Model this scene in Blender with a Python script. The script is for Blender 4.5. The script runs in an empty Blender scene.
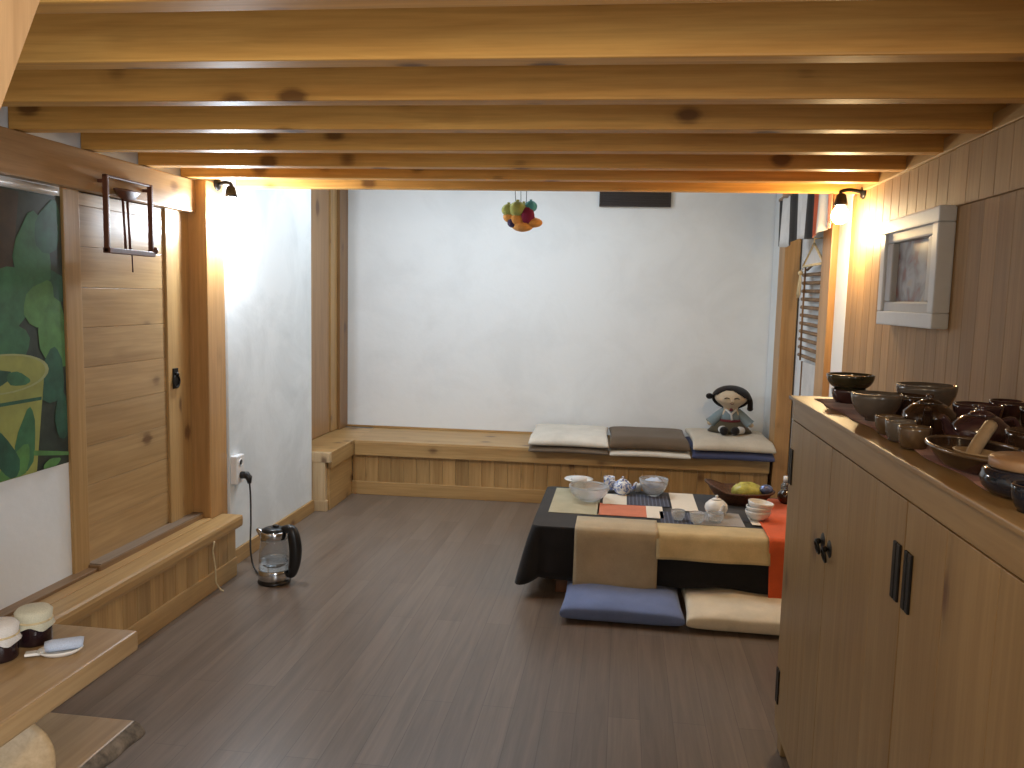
import bpy, bmesh, math, random
from mathutils import Vector, Matrix
random.seed(7)
S = bpy.context.scene
COL = S.collection
PI = math.pi
SKEW = 0.0191           # the beams, back wall and bench run 1.1 degrees off square to the side walls

# ------------------------------------------------------------------ camera
F, YAW, PITCH, ROLL = 818.09, 0.13253, 0.1053036, 0.0236175
fw = Vector((-math.sin(YAW)*math.cos(PITCH), math.cos(YAW)*math.cos(PITCH), -math.sin(PITCH)))
rt = Vector((math.cos(YAW), math.sin(YAW), 0)); up = rt.cross(fw)
c_, s_ = math.cos(ROLL), math.sin(ROLL)
RT = rt*c_ + up*s_; UP = up*c_ - rt*s_
cam = bpy.data.cameras.new('camera'); cam.sensor_width = 36; cam.lens = F/1024*36
cam.clip_start = 0.02
camo = bpy.data.objects.new('camera', cam); COL.objects.link(camo)
camo.matrix_world = Matrix(((RT.x, UP.x, -fw.x, 0), (RT.y, UP.y, -fw.y, 0), (RT.z, UP.z, -fw.z, 1.5), (0, 0, 0, 1)))
S.camera = camo

# ------------------------------------------------------------------ materials
def newmat(name):
    m = bpy.data.materials.new(name); m.use_nodes = True
    nt = m.node_tree; b = nt.nodes['Principled BSDF']
    return m, nt, b
def N(nt, t, **kw):
    n = nt.nodes.new(t)
    for k, v in kw.items():
        if k in n.inputs: n.inputs[k].default_value = v
        else: setattr(n, k, v)
    return n
def L(nt, a, b): nt.links.new(a, b)
def mixrgb(nt, fac, a, b, mode='MIX'):
    n = nt.nodes.new('ShaderNodeMix'); n.data_type = 'RGBA'; n.blend_type = mode
    for sock, v in ((n.inputs[0], fac), (n.inputs[6], a), (n.inputs[7], b)):
        if hasattr(v, 'is_output') or isinstance(v, bpy.types.NodeSocket): nt.links.new(v, sock)
        else: sock.default_value = v
    return n.outputs[2]
def ramp(nt, fac, stops):
    r = nt.nodes.new('ShaderNodeValToRGB'); e = r.color_ramp.elements
    while len(e) < len(stops): e.new(0.5)
    for k, (p, c) in enumerate(stops):
        e[k].position = p; e[k].color = c if len(c) == 4 else (*c, 1)
    nt.links.new(fac, r.inputs[0]); return r.outputs[0]
def rgba(c): return (*c, 1)

def wood(name, c1, c2, axis, rough=0.42, knots=1.0, var=0.22, bump=0.12, knot_r=0.13, cross=9.0, spec=0.5):
    m, nt, b = newmat(name)
    tc = N(nt, 'ShaderNodeTexCoord'); geo = N(nt, 'ShaderNodeNewGeometry'); oi = N(nt, 'ShaderNodeObjectInfo')
    ad = N(nt, 'ShaderNodeMath', operation='MULTIPLY_ADD'); L(nt, oi.outputs['Random'], ad.inputs[0]); ad.inputs[1].default_value = 3.7
    L(nt, geo.outputs['Random Per Island'], ad.inputs[2])
    sc = N(nt, 'ShaderNodeVectorMath', operation='SCALE'); sc.inputs[0].default_value = (17.3, 11.1, 23.7); L(nt, ad.outputs[0], sc.inputs['Scale'])
    av = N(nt, 'ShaderNodeVectorMath', operation='ADD'); L(nt, tc.outputs['Object'], av.inputs[0]); L(nt, sc.outputs[0], av.inputs[1])
    def mapped(along, crs):
        mp = N(nt, 'ShaderNodeMapping'); L(nt, av.outputs[0], mp.inputs['Vector'])
        s = [crs]*3; s['XYZ'.index(axis)] = along; mp.inputs['Scale'].default_value = s
        return mp.outputs[0]
    n1 = N(nt, 'ShaderNodeTexNoise', Scale=1.0, Detail=5.0, Roughness=0.6, Distortion=0.8); L(nt, mapped(0.8, cross), n1.inputs['Vector'])
    n2 = N(nt, 'ShaderNodeTexNoise', Scale=1.0, Detail=3.0, Roughness=0.6, Distortion=0.3); L(nt, mapped(2.5, 70), n2.inputs['Vector'])
    col = ramp(nt, n1.outputs['Fac'], [(0.3, c2), (0.5, tuple((x+y)/2 for x, y in zip(c1, c2))), (0.68, c1)])
    g = ramp(nt, n2.outputs['Fac'], [(0.3, (0.80, 0.77, 0.73)), (0.65, (1, 1, 1))])
    col = mixrgb(nt, 1.0, col, g, 'MULTIPLY')
    vr = N(nt, 'ShaderNodeMapRange'); L(nt, geo.outputs['Random Per Island'], vr.inputs['Value'])
    vr.inputs['To Min'].default_value = 1-var; vr.inputs['To Max'].default_value = 1+var*0.7
    hv = N(nt, 'ShaderNodeHueSaturation'); L(nt, vr.outputs[0], hv.inputs['Value']); L(nt, col, hv.inputs['Color'])
    col = hv.outputs[0]
    if knots > 0:
        vo = N(nt, 'ShaderNodeTexVoronoi', Scale=1.0); L(nt, mapped(3.3*knots, 4.6*knots), vo.inputs['Vector'])
        wob = N(nt, 'ShaderNodeMath', operation='MULTIPLY_ADD'); L(nt, n2.outputs['Fac'], wob.inputs[0]); wob.inputs[1].default_value = 0.12; L(nt, vo.outputs['Distance'], wob.inputs[2])
        k1 = N(nt, 'ShaderNodeMapRange'); L(nt, wob.outputs[0], k1.inputs['Value'])
        k1.inputs['From Min'].default_value = knot_r*0.75+0.04; k1.inputs['From Max'].default_value = knot_r+0.09; k1.inputs['To Min'].default_value = 0.72; k1.inputs['To Max'].default_value = 0
        k2 = N(nt, 'ShaderNodeMapRange'); L(nt, wob.outputs[0], k2.inputs['Value'])
        k2.inputs['From Min'].default_value = knot_r; k2.inputs['From Max'].default_value = knot_r+0.22; k2.inputs['To Min'].default_value = 0.4; k2.inputs['To Max'].default_value = 0
        col = mixrgb(nt, k2.outputs[0], col, rgba(tuple(x*0.6 for x in c2)))
        col = mixrgb(nt, k1.outputs[0], col, (0.085, 0.030, 0.012, 1))
    L(nt, col, b.inputs['Base Color']); b.inputs['Roughness'].default_value = rough; b.inputs['Specular IOR Level'].default_value = spec
    bp = N(nt, 'ShaderNodeBump', Strength=bump, Distance=0.004); L(nt, n2.outputs['Fac'], bp.inputs['Height']); L(nt, bp.outputs[0], b.inputs['Normal'])
    return m

def plain(name, c, rough=0.5, metal=0.0, noise=0.0, nscale=30.0, bump=0.0, spec=0.5):
    m, nt, b = newmat(name)
    tc = N(nt, 'ShaderNodeTexCoord')
    n = N(nt, 'ShaderNodeTexNoise', Scale=nscale, Detail=4.0, Roughness=0.6); L(nt, tc.outputs['Object'], n.inputs['Vector'])
    lo = tuple(max(0, x*(1-noise)) for x in c); hi = tuple(min(1, x*(1+noise)) for x in c)
    L(nt, ramp(nt, n.outputs['Fac'], [(0.3, lo), (0.7, hi)]), b.inputs['Base Color'])
    b.inputs['Roughness'].default_value = rough; b.inputs['Metallic'].default_value = metal
    b.inputs['Specular IOR Level'].default_value = spec
    if bump:
        bp = N(nt, 'ShaderNodeBump', Strength=bump, Distance=0.003); L(nt, n.outputs['Fac'], bp.inputs['Height']); L(nt, bp.outputs[0], b.inputs['Normal'])
    return m

def cloth(name, c, weave=420.0, rough=0.95, bump=0.25, noise=0.1):
    m, nt, b = newmat(name)
    tc = N(nt, 'ShaderNodeTexCoord')
    n = N(nt, 'ShaderNodeTexNoise', Scale=9.0, Detail=5.0); L(nt, tc.outputs['Object'], n.inputs['Vector'])
    n2 = N(nt, 'ShaderNodeTexNoise', Scale=weave, Detail=1.0); L(nt, tc.outputs['Object'], n2.inputs['Vector'])
    col = ramp(nt, n.outputs['Fac'], [(0.3, tuple(x*(1-noise) for x in c)), (0.7, tuple(min(1, x*(1+noise)) for x in c))])
    g = ramp(nt, n2.outputs['Fac'], [(0.35, (0.82, 0.82, 0.82)), (0.65, (1, 1, 1))])
    L(nt, mixrgb(nt, 1.0, col, g, 'MULTIPLY'), b.inputs['Base Color'])
    b.inputs['Roughness'].default_value = rough; b.inputs['Specular IOR Level'].default_value = 0.2
    b.inputs['Sheen Weight'].default_value = 0.15
    bp = N(nt, 'ShaderNodeBump', Strength=bump, Distance=0.002); L(nt, n2.outputs['Fac'], bp.inputs['Height']); L(nt, bp.outputs[0], b.inputs['Normal'])
    return m

def glass(name, c=(0.95, 0.98, 1.0), rough=0.04, trans=0.95):
    m, nt, b = newmat(name)
    tc = N(nt, 'ShaderNodeTexCoord'); n = N(nt, 'ShaderNodeTexNoise', Scale=12.0); L(nt, tc.outputs['Object'], n.inputs['Vector'])
    L(nt, ramp(nt, n.outputs['Fac'], [(0.3, tuple(x*0.95 for x in c)), (0.7, c)]), b.inputs['Base Color'])
    b.inputs['Roughness'].default_value = rough; b.inputs['Transmission Weight'].default_value = trans; b.inputs['IOR'].default_value = 1.3
    return m

def glaze(name, c1, c2, rough=0.11, split=None, scale=9.0):
    """glazed pottery: two tones of glaze mottled together"""
    m, nt, b = newmat(name)
    tc = N(nt, 'ShaderNodeTexCoord'); n = N(nt, 'ShaderNodeTexNoise', Scale=scale, Detail=5.0, Distortion=1.0); L(nt, tc.outputs['Object'], n.inputs['Vector'])
    L(nt, ramp(nt, n.outputs['Fac'], [(0.35, c1), (0.65, c2)]), b.inputs['Base Color'])
    b.inputs['Roughness'].default_value = rough; b.inputs['Coat Weight'].default_value = 0.3; b.inputs['Coat Roughness'].default_value = 0.08
    return m

def blue_white(name):
    m, nt, b = newmat(name)
    tc = N(nt, 'ShaderNodeTexCoord'); n = N(nt, 'ShaderNodeTexNoise', Scale=38.0, Detail=3.0, Distortion=1.5); L(nt, tc.outputs['Object'], n.inputs['Vector'])
    L(nt, ramp(nt, n.outputs['Fac'], [(0.40, (0.10, 0.16, 0.42)), (0.47, (0.45, 0.52, 0.70)), (0.55, (0.80, 0.82, 0.84))]), b.inputs['Base Color'])
    b.inputs['Roughness'].default_value = 0.15
    return m

def plaster(name, c, stain=None):
    m, nt, b = newmat(name)
    tc = N(nt, 'ShaderNodeTexCoord')
    n = N(nt, 'ShaderNodeTexNoise', Scale=2.2, Detail=6.0, Roughness=0.62, Distortion=0.5); L(nt, tc.outputs['Object'], n.inputs['Vector'])
    n2 = N(nt, 'ShaderNodeTexNoise', Scale=26.0, Detail=5.0); L(nt, tc.outputs['Object'], n2.inputs['Vector'])
    lo = stain or tuple(x*0.94 for x in c)
    L(nt, ramp(nt, n.outputs['Fac'], [(0.36, lo), (0.55, c)]), b.inputs['Base Color'])
    b.inputs['Roughness'].default_value = 0.75
    bp = N(nt, 'ShaderNodeBump', Strength=0.18, Distance=0.006); L(nt, n2.outputs['Fac'], bp.inputs['Height']); L(nt, bp.outputs[0], b.inputs['Normal'])
    return m

def floor_mat():
    m, nt, b = newmat('floor_laminate')
    tc = N(nt, 'ShaderNodeTexCoord')
    mp = N(nt, 'ShaderNodeMapping'); L(nt, tc.outputs['Object'], mp.inputs['Vector']); mp.inputs['Rotation'].default_value = (0, 0, PI/2)
    br = N(nt, 'ShaderNodeTexBrick', Scale=1.0); L(nt, mp.outputs[0], br.inputs['Vector'])
    br.offset = 0.37
    br.inputs['Brick Width'].default_value = 1.2; br.inputs['Row Height'].default_value = 0.115; br.inputs['Mortar Size'].default_value = 0.0012
    br.inputs['Color1'].default_value = (0.182, 0.139, 0.108, 1); br.inputs['Color2'].default_value = (0.152, 0.114, 0.088, 1); br.inputs['Mortar'].default_value = (0.10, 0.074, 0.060, 1)
    mp2 = N(nt, 'ShaderNodeMapping'); L(nt, tc.outputs['Object'], mp2.inputs['Vector']); mp2.inputs['Scale'].default_value = (34, 1.6, 1)
    n = N(nt, 'ShaderNodeTexNoise', Scale=1.0, Detail=5.0, Roughness=0.65, Distortion=0.6); L(nt, mp2.outputs[0], n.inputs['Vector'])
    g = ramp(nt, n.outputs['Fac'], [(0.28, (0.70, 0.69, 0.68)), (0.7, (1.15, 1.15, 1.15))])
    L(nt, mixrgb(nt, 1.0, br.outputs['Color'], g, 'MULTIPLY'), b.inputs['Base Color'])
    r = N(nt, 'ShaderNodeMapRange'); L(nt, n.outputs['Fac'], r.inputs['Value']); r.inputs['To Min'].default_value = 0.26; r.inputs['To Max'].default_value = 0.40
    L(nt, r.outputs[0], b.inputs['Roughness'])
    bp = N(nt, 'ShaderNodeBump', Strength=0.08, Distance=0.002); L(nt, n.outputs['Fac'], bp.inputs['Height']); L(nt, bp.outputs[0], b.inputs['Normal'])
    return m

def check_cloth(name, ca, cb, n=46.0):
    m, nt, b = newmat(name)
    tc = N(nt, 'ShaderNodeTexCoord'); sep = N(nt, 'ShaderNodeSeparateXYZ'); L(nt, tc.outputs['Object'], sep.inputs[0])
    outs = []
    for k in (0, 1):
        mu = N(nt, 'ShaderNodeMath', operation='MULTIPLY'); L(nt, sep.outputs[k], mu.inputs[0]); mu.inputs[1].default_value = n
        fr = N(nt, 'ShaderNodeMath', operation='FRACT'); L(nt, mu.outputs[0], fr.inputs[0])
        lt = N(nt, 'ShaderNodeMath', operation='LESS_THAN'); L(nt, fr.outputs[0], lt.inputs[0]); lt.inputs[1].default_value = 0.3
        outs.append(lt.outputs[0])
    mx = N(nt, 'ShaderNodeMath', operation='MAXIMUM'); L(nt, outs[0], mx.inputs[0]); L(nt, outs[1], mx.inputs[1])
    L(nt, mixrgb(nt, mx.outputs[0], rgba(ca), rgba(cb)), b.inputs['Base Color']); b.inputs['Roughness'].default_value = 0.9
    return m

def emis(name, c, s):
    m, nt, b = newmat(name)
    b.inputs['Emission Color'].default_value = rgba(c); b.inputs['Emission Strength'].default_value = s
    b.inputs['Base Color'].default_value = rgba(c)
    return m

BEAM1, BEAM2 = (0.74, 0.415, 0.115), (0.57, 0.28, 0.068)
P1, P2 = (0.50, 0.32, 0.135), (0.365, 0.212, 0.078)
M = dict(
    beam=wood('beam_pine', BEAM1, BEAM2, 'X', rough=0.5, knots=1.25, var=0.10, knot_r=0.19, spec=0.2),
    pineX=wood('pine_across', P1, P2, 'X'), pineY=wood('pine_lengthwise', P1, P2, 'Y'), pineZ=wood('pine_upright', P1, P2, 'Z'),
    doorY=wood('door_boards', (0.47, 0.31, 0.145), (0.35, 0.212, 0.088), 'Y', rough=0.33, var=0.13),
    postZ=wood('post_timber', (0.56, 0.32, 0.125), (0.38, 0.20, 0.07), 'Z', rough=0.36, knot_r=0.1, cross=7),
    darkZ=wood('brown_timber', (0.30, 0.165, 0.062), (0.19, 0.095, 0.035), 'Z', rough=0.38),
    darkY=wood('brown_board', (0.28, 0.165, 0.075), (0.18, 0.10, 0.045), 'Y', rough=0.38),
    lintel=wood('lintel_timber', (0.44, 0.255, 0.11), (0.30, 0.165, 0.065), 'Y', rough=0.3),
    wallR=wood('wall_boards', (0.42, 0.265, 0.125), (0.31, 0.18, 0.078), 'Z', rough=0.55, knots=0, var=0.12),
    cabZ=wood('cabinet_pine', (0.345, 0.228, 0.104), (0.27, 0.168, 0.070), 'Z', rough=0.42, knots=1.0, var=0.06, knot_r=0.15),
    cabY=wood('cabinet_rail', (0.345, 0.228, 0.104), (0.27, 0.168, 0.070), 'Y', rough=0.42, knots=0.8, var=0.06),
    shelf=wood('shelf_board', (0.46, 0.315, 0.165), (0.33, 0.21, 0.10), 'Y', rough=0.38, var=0.06),
    paleZ=wood('pale_timber', (0.62, 0.47, 0.29), (0.50, 0.35, 0.19), 'Z', rough=0.5, var=0.05, knot_r=0.1),
    stair=wood('stair_timber', (0.56, 0.36, 0.19), (0.46, 0.28, 0.14), 'Z', rough=0.5, knots=0, var=0.05, cross=4),
    sill=wood('grey_sill', (0.26, 0.195, 0.14), (0.19, 0.135, 0.092), 'Y', rough=0.5, knots=0),
    red_wood=wood('red_brown_wood', (0.15, 0.055, 0.030), (0.085, 0.030, 0.018), 'Z', rough=0.4, knots=0),
    tableW=wood('table_wood', (0.20, 0.08, 0.03), (0.12, 0.045, 0.02), 'Z', rough=0.3, knots=0),
    bark=plain('rough_bark', (0.16, 0.13, 0.10), 0.9, noise=0.6, nscale=30, bump=0.8),
    white=plaster('white_plaster', (0.78, 0.805, 0.82)),
    whiteL=plaster('white_plaster_damp', (0.76, 0.80, 0.82), (0.66, 0.70, 0.72)),
    floor=floor_mat(),
    iron=plain('black_iron', (0.018, 0.016, 0.014), 0.45, 0.6, noise=0.3),
    black=plain('black_plastic', (0.012, 0.012, 0.013), 0.35),
    steel=plain('brushed_steel', (0.62, 0.63, 0.65), 0.16, 1.0, noise=0.05),
    brass=plain('aged_brass', (0.30, 0.20, 0.09), 0.35, 0.9, noise=0.2),
    whitep=plain('white_plastic', (0.80, 0.80, 0.80), 0.35),
    grey_frame=plain('silver_white_paint', (0.62, 0.635, 0.65), 0.32, noise=0.03),
    mat=plain('grey_mount', (0.50, 0.51, 0.52), 0.5, noise=0.03),
    vent=plain('dark_brown_metal', (0.020, 0.012, 0.010), 0.5, noise=0.2),
    glass=glass('clear_glass'),
    frost=glass('frosted_glass', (0.93, 0.95, 0.97), 0.22, 0.75),
    smoke=glass('kettle_glass', (0.86, 0.88, 0.90), 0.03, 0.92),
    porc=plain('white_porcelain', (0.78, 0.77, 0.74), 0.16, noise=0.03),
    bw=blue_white('blue_white_porcelain'),
    black_cloth=cloth('black_cotton', (0.020, 0.019, 0.020), noise=0.15),
    taupe=cloth('taupe_linen', (0.50, 0.40, 0.26)),
    beige=cloth('beige_linen', (0.62, 0.48, 0.26), noise=0.14),
    olive=cloth('olive_mat', (0.46, 0.405, 0.265)),
    red=cloth('orange_red_cloth', (0.72, 0.125, 0.040)),
    salmon=cloth('salmon_mat', (0.62, 0.19, 0.10)),
    paper=plain('cream_paper', (0.76, 0.69, 0.58), 0.8, noise=0.03),
    greymat=cloth('grey_placemat', (0.36, 0.34, 0.33)),
    checks=check_cloth('blue_black_check', (0.018, 0.020, 0.032), (0.11, 0.12, 0.17)),
    darkmat=cloth('charcoal_mat', (0.045, 0.042, 0.045)),
    cream=cloth('cream_cotton', (0.80, 0.71, 0.55), weave=600),
    cream2=cloth('pale_linen', (0.66, 0.61, 0.53), weave=600),
    brown_c=cloth('brown_cotton', (0.115, 0.078, 0.048), weave=600),
    taupe_c=cloth('grey_brown_cotton', (0.20, 0.155, 0.115), weave=600),
    beige_c=cloth('beige_cotton', (0.56, 0.49, 0.39), weave=600),
    navy_c=cloth('navy_cotton', (0.065, 0.075, 0.15), weave=600),
    blue_c=cloth('blue_cotton', (0.16, 0.215, 0.41), weave=600),
    runner=cloth('rust_runner', (0.19, 0.075, 0.055), noise=0.4),
    runner2=cloth('faded_pink_runner', (0.34, 0.17, 0.13), noise=0.3),
    g_dark=glaze('dark_brown_glaze', (0.022, 0.012, 0.008), (0.055, 0.030, 0.018)),
    g_olive=glaze('olive_black_glaze', (0.022, 0.020, 0.010), (0.060, 0.048, 0.022)),
    g_grey=glaze('grey_ash_glaze', (0.085, 0.072, 0.060), (0.14, 0.115, 0.095), rough=0.25),
    g_tan=glaze('tan_brown_glaze', (0.13, 0.085, 0.045), (0.055, 0.030, 0.018), rough=0.2),
    g_plum=glaze('plum_brown_glaze', (0.030, 0.014, 0.016), (0.070, 0.034, 0.034)),
    g_blue=glaze('black_blue_glaze', (0.004, 0.005, 0.009), (0.020, 0.026, 0.045), rough=0.1),
    skin=cloth('doll_skin', (0.62, 0.50, 0.36), weave=700),
    hair=cloth('doll_hair', (0.012, 0.009, 0.009), weave=300),
    jacket=cloth('doll_jacket', (0.20, 0.255, 0.28), weave=600),
    skirt=cloth('doll_skirt', (0.075, 0.06, 0.035), weave=600),
    maroon=cloth('maroon_cloth', (0.12, 0.02, 0.025), weave=600),
    whitec=cloth('white_cloth', (0.72, 0.70, 0.68), weave=600),
    f_green=cloth('apple_green_felt', (0.36, 0.40, 0.12), weave=300),
    f_teal=cloth('teal_felt', (0.10, 0.36, 0.40), weave=300),
    f_orange=cloth('orange_felt', (0.72, 0.34, 0.09), weave=300),
    f_maroon=cloth('maroon_felt', (0.22, 0.02, 0.06), weave=300),
    f_navy=cloth('navy_felt', (0.06, 0.04, 0.10), weave=300),
    straw=plain('pale_straw', (0.62, 0.50, 0.30), 0.8, noise=0.2),
    bamboo=plain('brown_bamboo', (0.22, 0.12, 0.05), 0.5, noise=0.3, nscale=20),
    wicker=plain('dark_wicker', (0.085, 0.038, 0.018), 0.6, noise=0.5, nscale=90, bump=0.6),
    jam=plain('dark_jam', (0.018, 0.008, 0.010), 0.1),
    lidcloth=cloth('cream_lid_cloth', (0.62, 0.60, 0.47), weave=500),
    bluecloth=cloth('pale_blue_cloth', (0.50, 0.58, 0.74), weave=500),
    yellow_w=plain('yellow_wrapper', (0.46, 0.43, 0.10), 0.12, noise=0.35, nscale=25, bump=0.6),
    tanwood=plain('tan_wood', (0.30, 0.21, 0.12), 0.5, noise=0.15),
    lidwood=plain('jar_lid_wood', (0.26, 0.15, 0.075), 0.45, noise=0.15),
)

# ------------------------------------------------------------------ mesh helpers
class MB:
    def __init__(s): s.bm = bmesh.new(); s.mi = 0
    def _new(s, verts, faces, smooth=False):
        vs = [s.bm.verts.new(v) for v in verts]
        for f in faces:
            try:
                fc = s.bm.faces.new([vs[i] for i in f]); fc.material_index = s.mi; fc.smooth = smooth
            except ValueError: pass
        return vs
    def box(s, x0, x1, y0, y1, z0, z1, bev=0.0, mat=None):
        t = bmesh.new(); bmesh.ops.create_cube(t, size=1)
        for v in t.verts:
            v.co = Vector(((x0+x1)/2+v.co.x*(x1-x0), (y0+y1)/2+v.co.y*(y1-y0), (z0+z1)/2+v.co.z*(z1-z0)))
        if bev > 0:
            bev = min(bev, 0.45*min(x1-x0, y1-y0, z1-z0))
            bmesh.ops.bevel(t, geom=t.edges[:], offset=bev, segments=2, profile=0.6, affect='EDGES')
        return s.take(t, mat)
    def take(s, t, mat=None, smooth=None):
        t.verts.ensure_lookup_table(); t.verts.index_update()
        vs = [s.bm.verts.new((mat @ v.co) if mat else v.co) for v in t.verts]
        for f in t.faces:
            fc = s.bm.faces.new([vs[v.index] for v in f.verts]); fc.material_index = s.mi
            fc.smooth = f.smooth if smooth is None else smooth
        t.free(); return vs
    def lathe(s, prof, seg=32, c=(0, 0, 0), mat=None, sx=1, sy=1):
        """profile of (r, z), revolved about z; r=0 ends are closed to a point"""
        rings = []; c = Vector(c)
        T = (lambda v: mat @ v) if mat else (lambda v: v)
        for r, z in prof:
            if r < 1e-6: rings.append([s.bm.verts.new(T(Vector((0, 0, z))+c))])
            else: rings.append([s.bm.verts.new(T(Vector((r*math.cos(2*PI*k/seg)*sx, r*math.sin(2*PI*k/seg)*sy, z))+c)) for k in range(seg)])
        for a, b in zip(rings, rings[1:]):
            for k in range(seg):
                k2 = (k+1) % seg
                if len(a) == 1 and len(b) == 1: continue
                if len(a) == 1: f = [a[0], b[k2], b[k]]
                elif len(b) == 1: f = [a[k], a[k2], b[0]]
                else: f = [a[k], a[k2], b[k2], b[k]]
                fc = s.bm.faces.new(f); fc.smooth = True; fc.material_index = s.mi
    def tube(s, pts, r, seg=10, cap=True):
        pts = [Vector(p) for p in pts]; n = len(pts)
        rs = r if isinstance(r, (list, tuple)) else [r]*n
        rings = []; prev = None
        for i, p in enumerate(pts):
            d = (pts[min(i+1, n-1)]-pts[max(i-1, 0)]).normalized()
            if prev is None:
                a = Vector((0, 0, 1)) if abs(d.z) < 0.9 else Vector((1, 0, 0))
                u = d.cross(a).normalized()
            else:
                u = (prev-d*prev.dot(d)).normalized()
            prev = u; w = d.cross(u)
            rings.append([s.bm.verts.new(p+(u*math.cos(2*PI*k/seg)+w*math.sin(2*PI*k/seg))*rs[i]) for k in range(seg)])
        for a, b in zip(rings, rings[1:]):
            for k in range(seg):
                fc = s.bm.faces.new([a[k], a[(k+1) % seg], b[(k+1) % seg], b[k]]); fc.smooth = True; fc.material_index = s.mi
        if cap:
            for rg, rev in ((rings[0], True), (rings[-1], False)):
                fc = s.bm.faces.new(rg[::-1] if rev else rg); fc.material_index = s.mi
    def ball(s, c, r, seg=16, sc=(1, 1, 1), mat=None):
        t = bmesh.new(); bmesh.ops.create_uvsphere(t, u_segments=seg, v_segments=max(6, seg//2), radius=1)
        for v in t.verts: v.co = Vector((v.co.x*r*sc[0]+c[0], v.co.y*r*sc[1]+c[1], v.co.z*r*sc[2]+c[2]))
        s.take(t, mat, True)
    def grid(s, fn, nu, nv, smooth=True):
        vs = [[s.bm.verts.new(fn(i/nu, j/nv)) for j in range(nv+1)] for i in range(nu+1)]
        for i in range(nu):
            for j in range(nv):
                fc = s.bm.faces.new([vs[i][j], vs[i+1][j], vs[i+1][j+1], vs[i][j+1]]); fc.smooth = smooth; fc.material_index = s.mi
    def poly(s, pts, mi=None):
        f = s.bm.faces.new([s.bm.verts.new(p) for p in pts]); f.material_index = s.mi if mi is None else mi
    def build(s, name, mats, parent=None, solid=0.0, sub=0, offset=-1):
        bmesh.ops.recalc_face_normals(s.bm, faces=s.bm.faces[:])
        me = bpy.data.meshes.new(name); s.bm.to_mesh(me); s.bm.free()
        for m in (mats if isinstance(mats, (list, tuple)) else [mats]): me.materials.append(m)
        o = bpy.data.objects.new(name, me); COL.objects.link(o)
        if parent: o.parent = parent
        if solid:
            md = o.modifiers.new('solidify', 'SOLIDIFY'); md.thickness = solid; md.offset = offset
        if sub:
            md = o.modifiers.new('subsurf', 'SUBSURF'); md.levels = sub; md.render_levels = sub
        return o

def tag(o, label=None, cat=None, group=None, kind=None):
    if label: o['label'] = label
    if cat: o['category'] = cat
    if group: o['group'] = group
    if kind: o['kind'] = kind
    return o
def thing(name, label, cat, loc=(0, 0, 0), rz=0.0, group=None, kind=None):
    o = bpy.data.objects.new(name, None); COL.objects.link(o); o.location = loc; o.rotation_euler = (0, 0, rz)
    o.empty_display_size = 0.05
    return tag(o, label, cat, group, kind)
def dup(root, loc, rz=0.0, label=None, group=None):
    r = root.copy(); COL.objects.link(r); r.location = loc; r.rotation_euler = (0, 0, rz)
    if label: r['label'] = label
    if group: r['group'] = group
    for ch in list(root.children):
        c = ch.copy(); COL.objects.link(c); c.parent = r
        for g in ch.children:
            d = g.copy(); COL.objects.link(d); d.parent = c
    return r
def smooth(pts, n=6):
    out = []; q = [Vector(pts[0])]+[Vector(p) for p in pts]+[Vector(pts[-1])]
    for i in range(1, len(q)-2):
        for k in range(n):
            t = k/n; p0, p1, p2, p3 = q[i-1:i+3]
            out.append(0.5*((2*p1)+(p2-p0)*t+(2*p0-5*p1+4*p2-p3)*t*t+(3*p1-p0-3*p2+p3)*t**3))
    out.append(q[-2]); return out
def struct(o): o['kind'] = 'structure'; return o

# ================================================================== ROOM
YB = 6.48          # back wall plane at x = 0
XW = -2.19         # left wall plane, near part
XR = 1.12          # right wall plane
Y0 = -1.6          # the room carries on behind the camera

b = MB(); b.box(-3.0, 2.2, Y0, 7.0, -0.1, 0.0); struct(b.build('floor', M['floor']))
# ceiling boards above the beams, then the higher ceiling over the far part
b = MB()
for k in range(40):
    x0 = -2.4+k*0.1
    if x0 > 1.25: break
    b.box(x0, x0+0.098, Y0, 4.3, 2.24, 2.262)
struct(b.build('ceiling', M['pineY']))
b = MB(); b.box(-2.5, 1.5, 4.3, 6.8, 2.66, 2.72); struct(b.build('ceiling.001', M['white']))
b = MB(); b.box(-2.5, 1.5, 4.31, 4.34, 2.24, 2.66); struct(b.build('trim_1', M['white']))

# back wall
b = MB(); b.box(-2.5, 1.4, YB, YB+0.12, 0.0, 2.7)
o = struct(b.build('wall_back', M['white'])); o.rotation_euler.z = SKEW
o.location = (0, 0, 0)
# left wall: near white plaster (poster wall and infill above the lintel), then plaster past the post
b = MB()
b.box(XW-0.1, XW, Y0, 2.98, 0.0, 2.3); b.box(XW-0.1, XW, 2.98, 4.09, 1.88, 2.3)
b.box(XW-0.1, XW, 2.98, 4.09, 0.0, 0.345)
b.box(XW-0.14, XW-0.05, 2.98, 4.09, 0.345, 1.88)
struct(b.build('wall_left', M['white']))
b = MB(); b.box(-2.3, -2.075, 4.107, 5.285, 0, 2.7, 0.004); struct(b.build('wall_left.001', M['whiteL']))
b = MB(); b.box(-2.32, -2.26, 5.28, 6.6, 0, 2.7)
struct(b.build('wall_left.002', M['pineZ']))
b = MB()
b.box(-2.075, -2.058, 4.107, 5.285, 0.0, 0.085, 0.004); struct(b.build('baseboard_left', M['pineY']))
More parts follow.
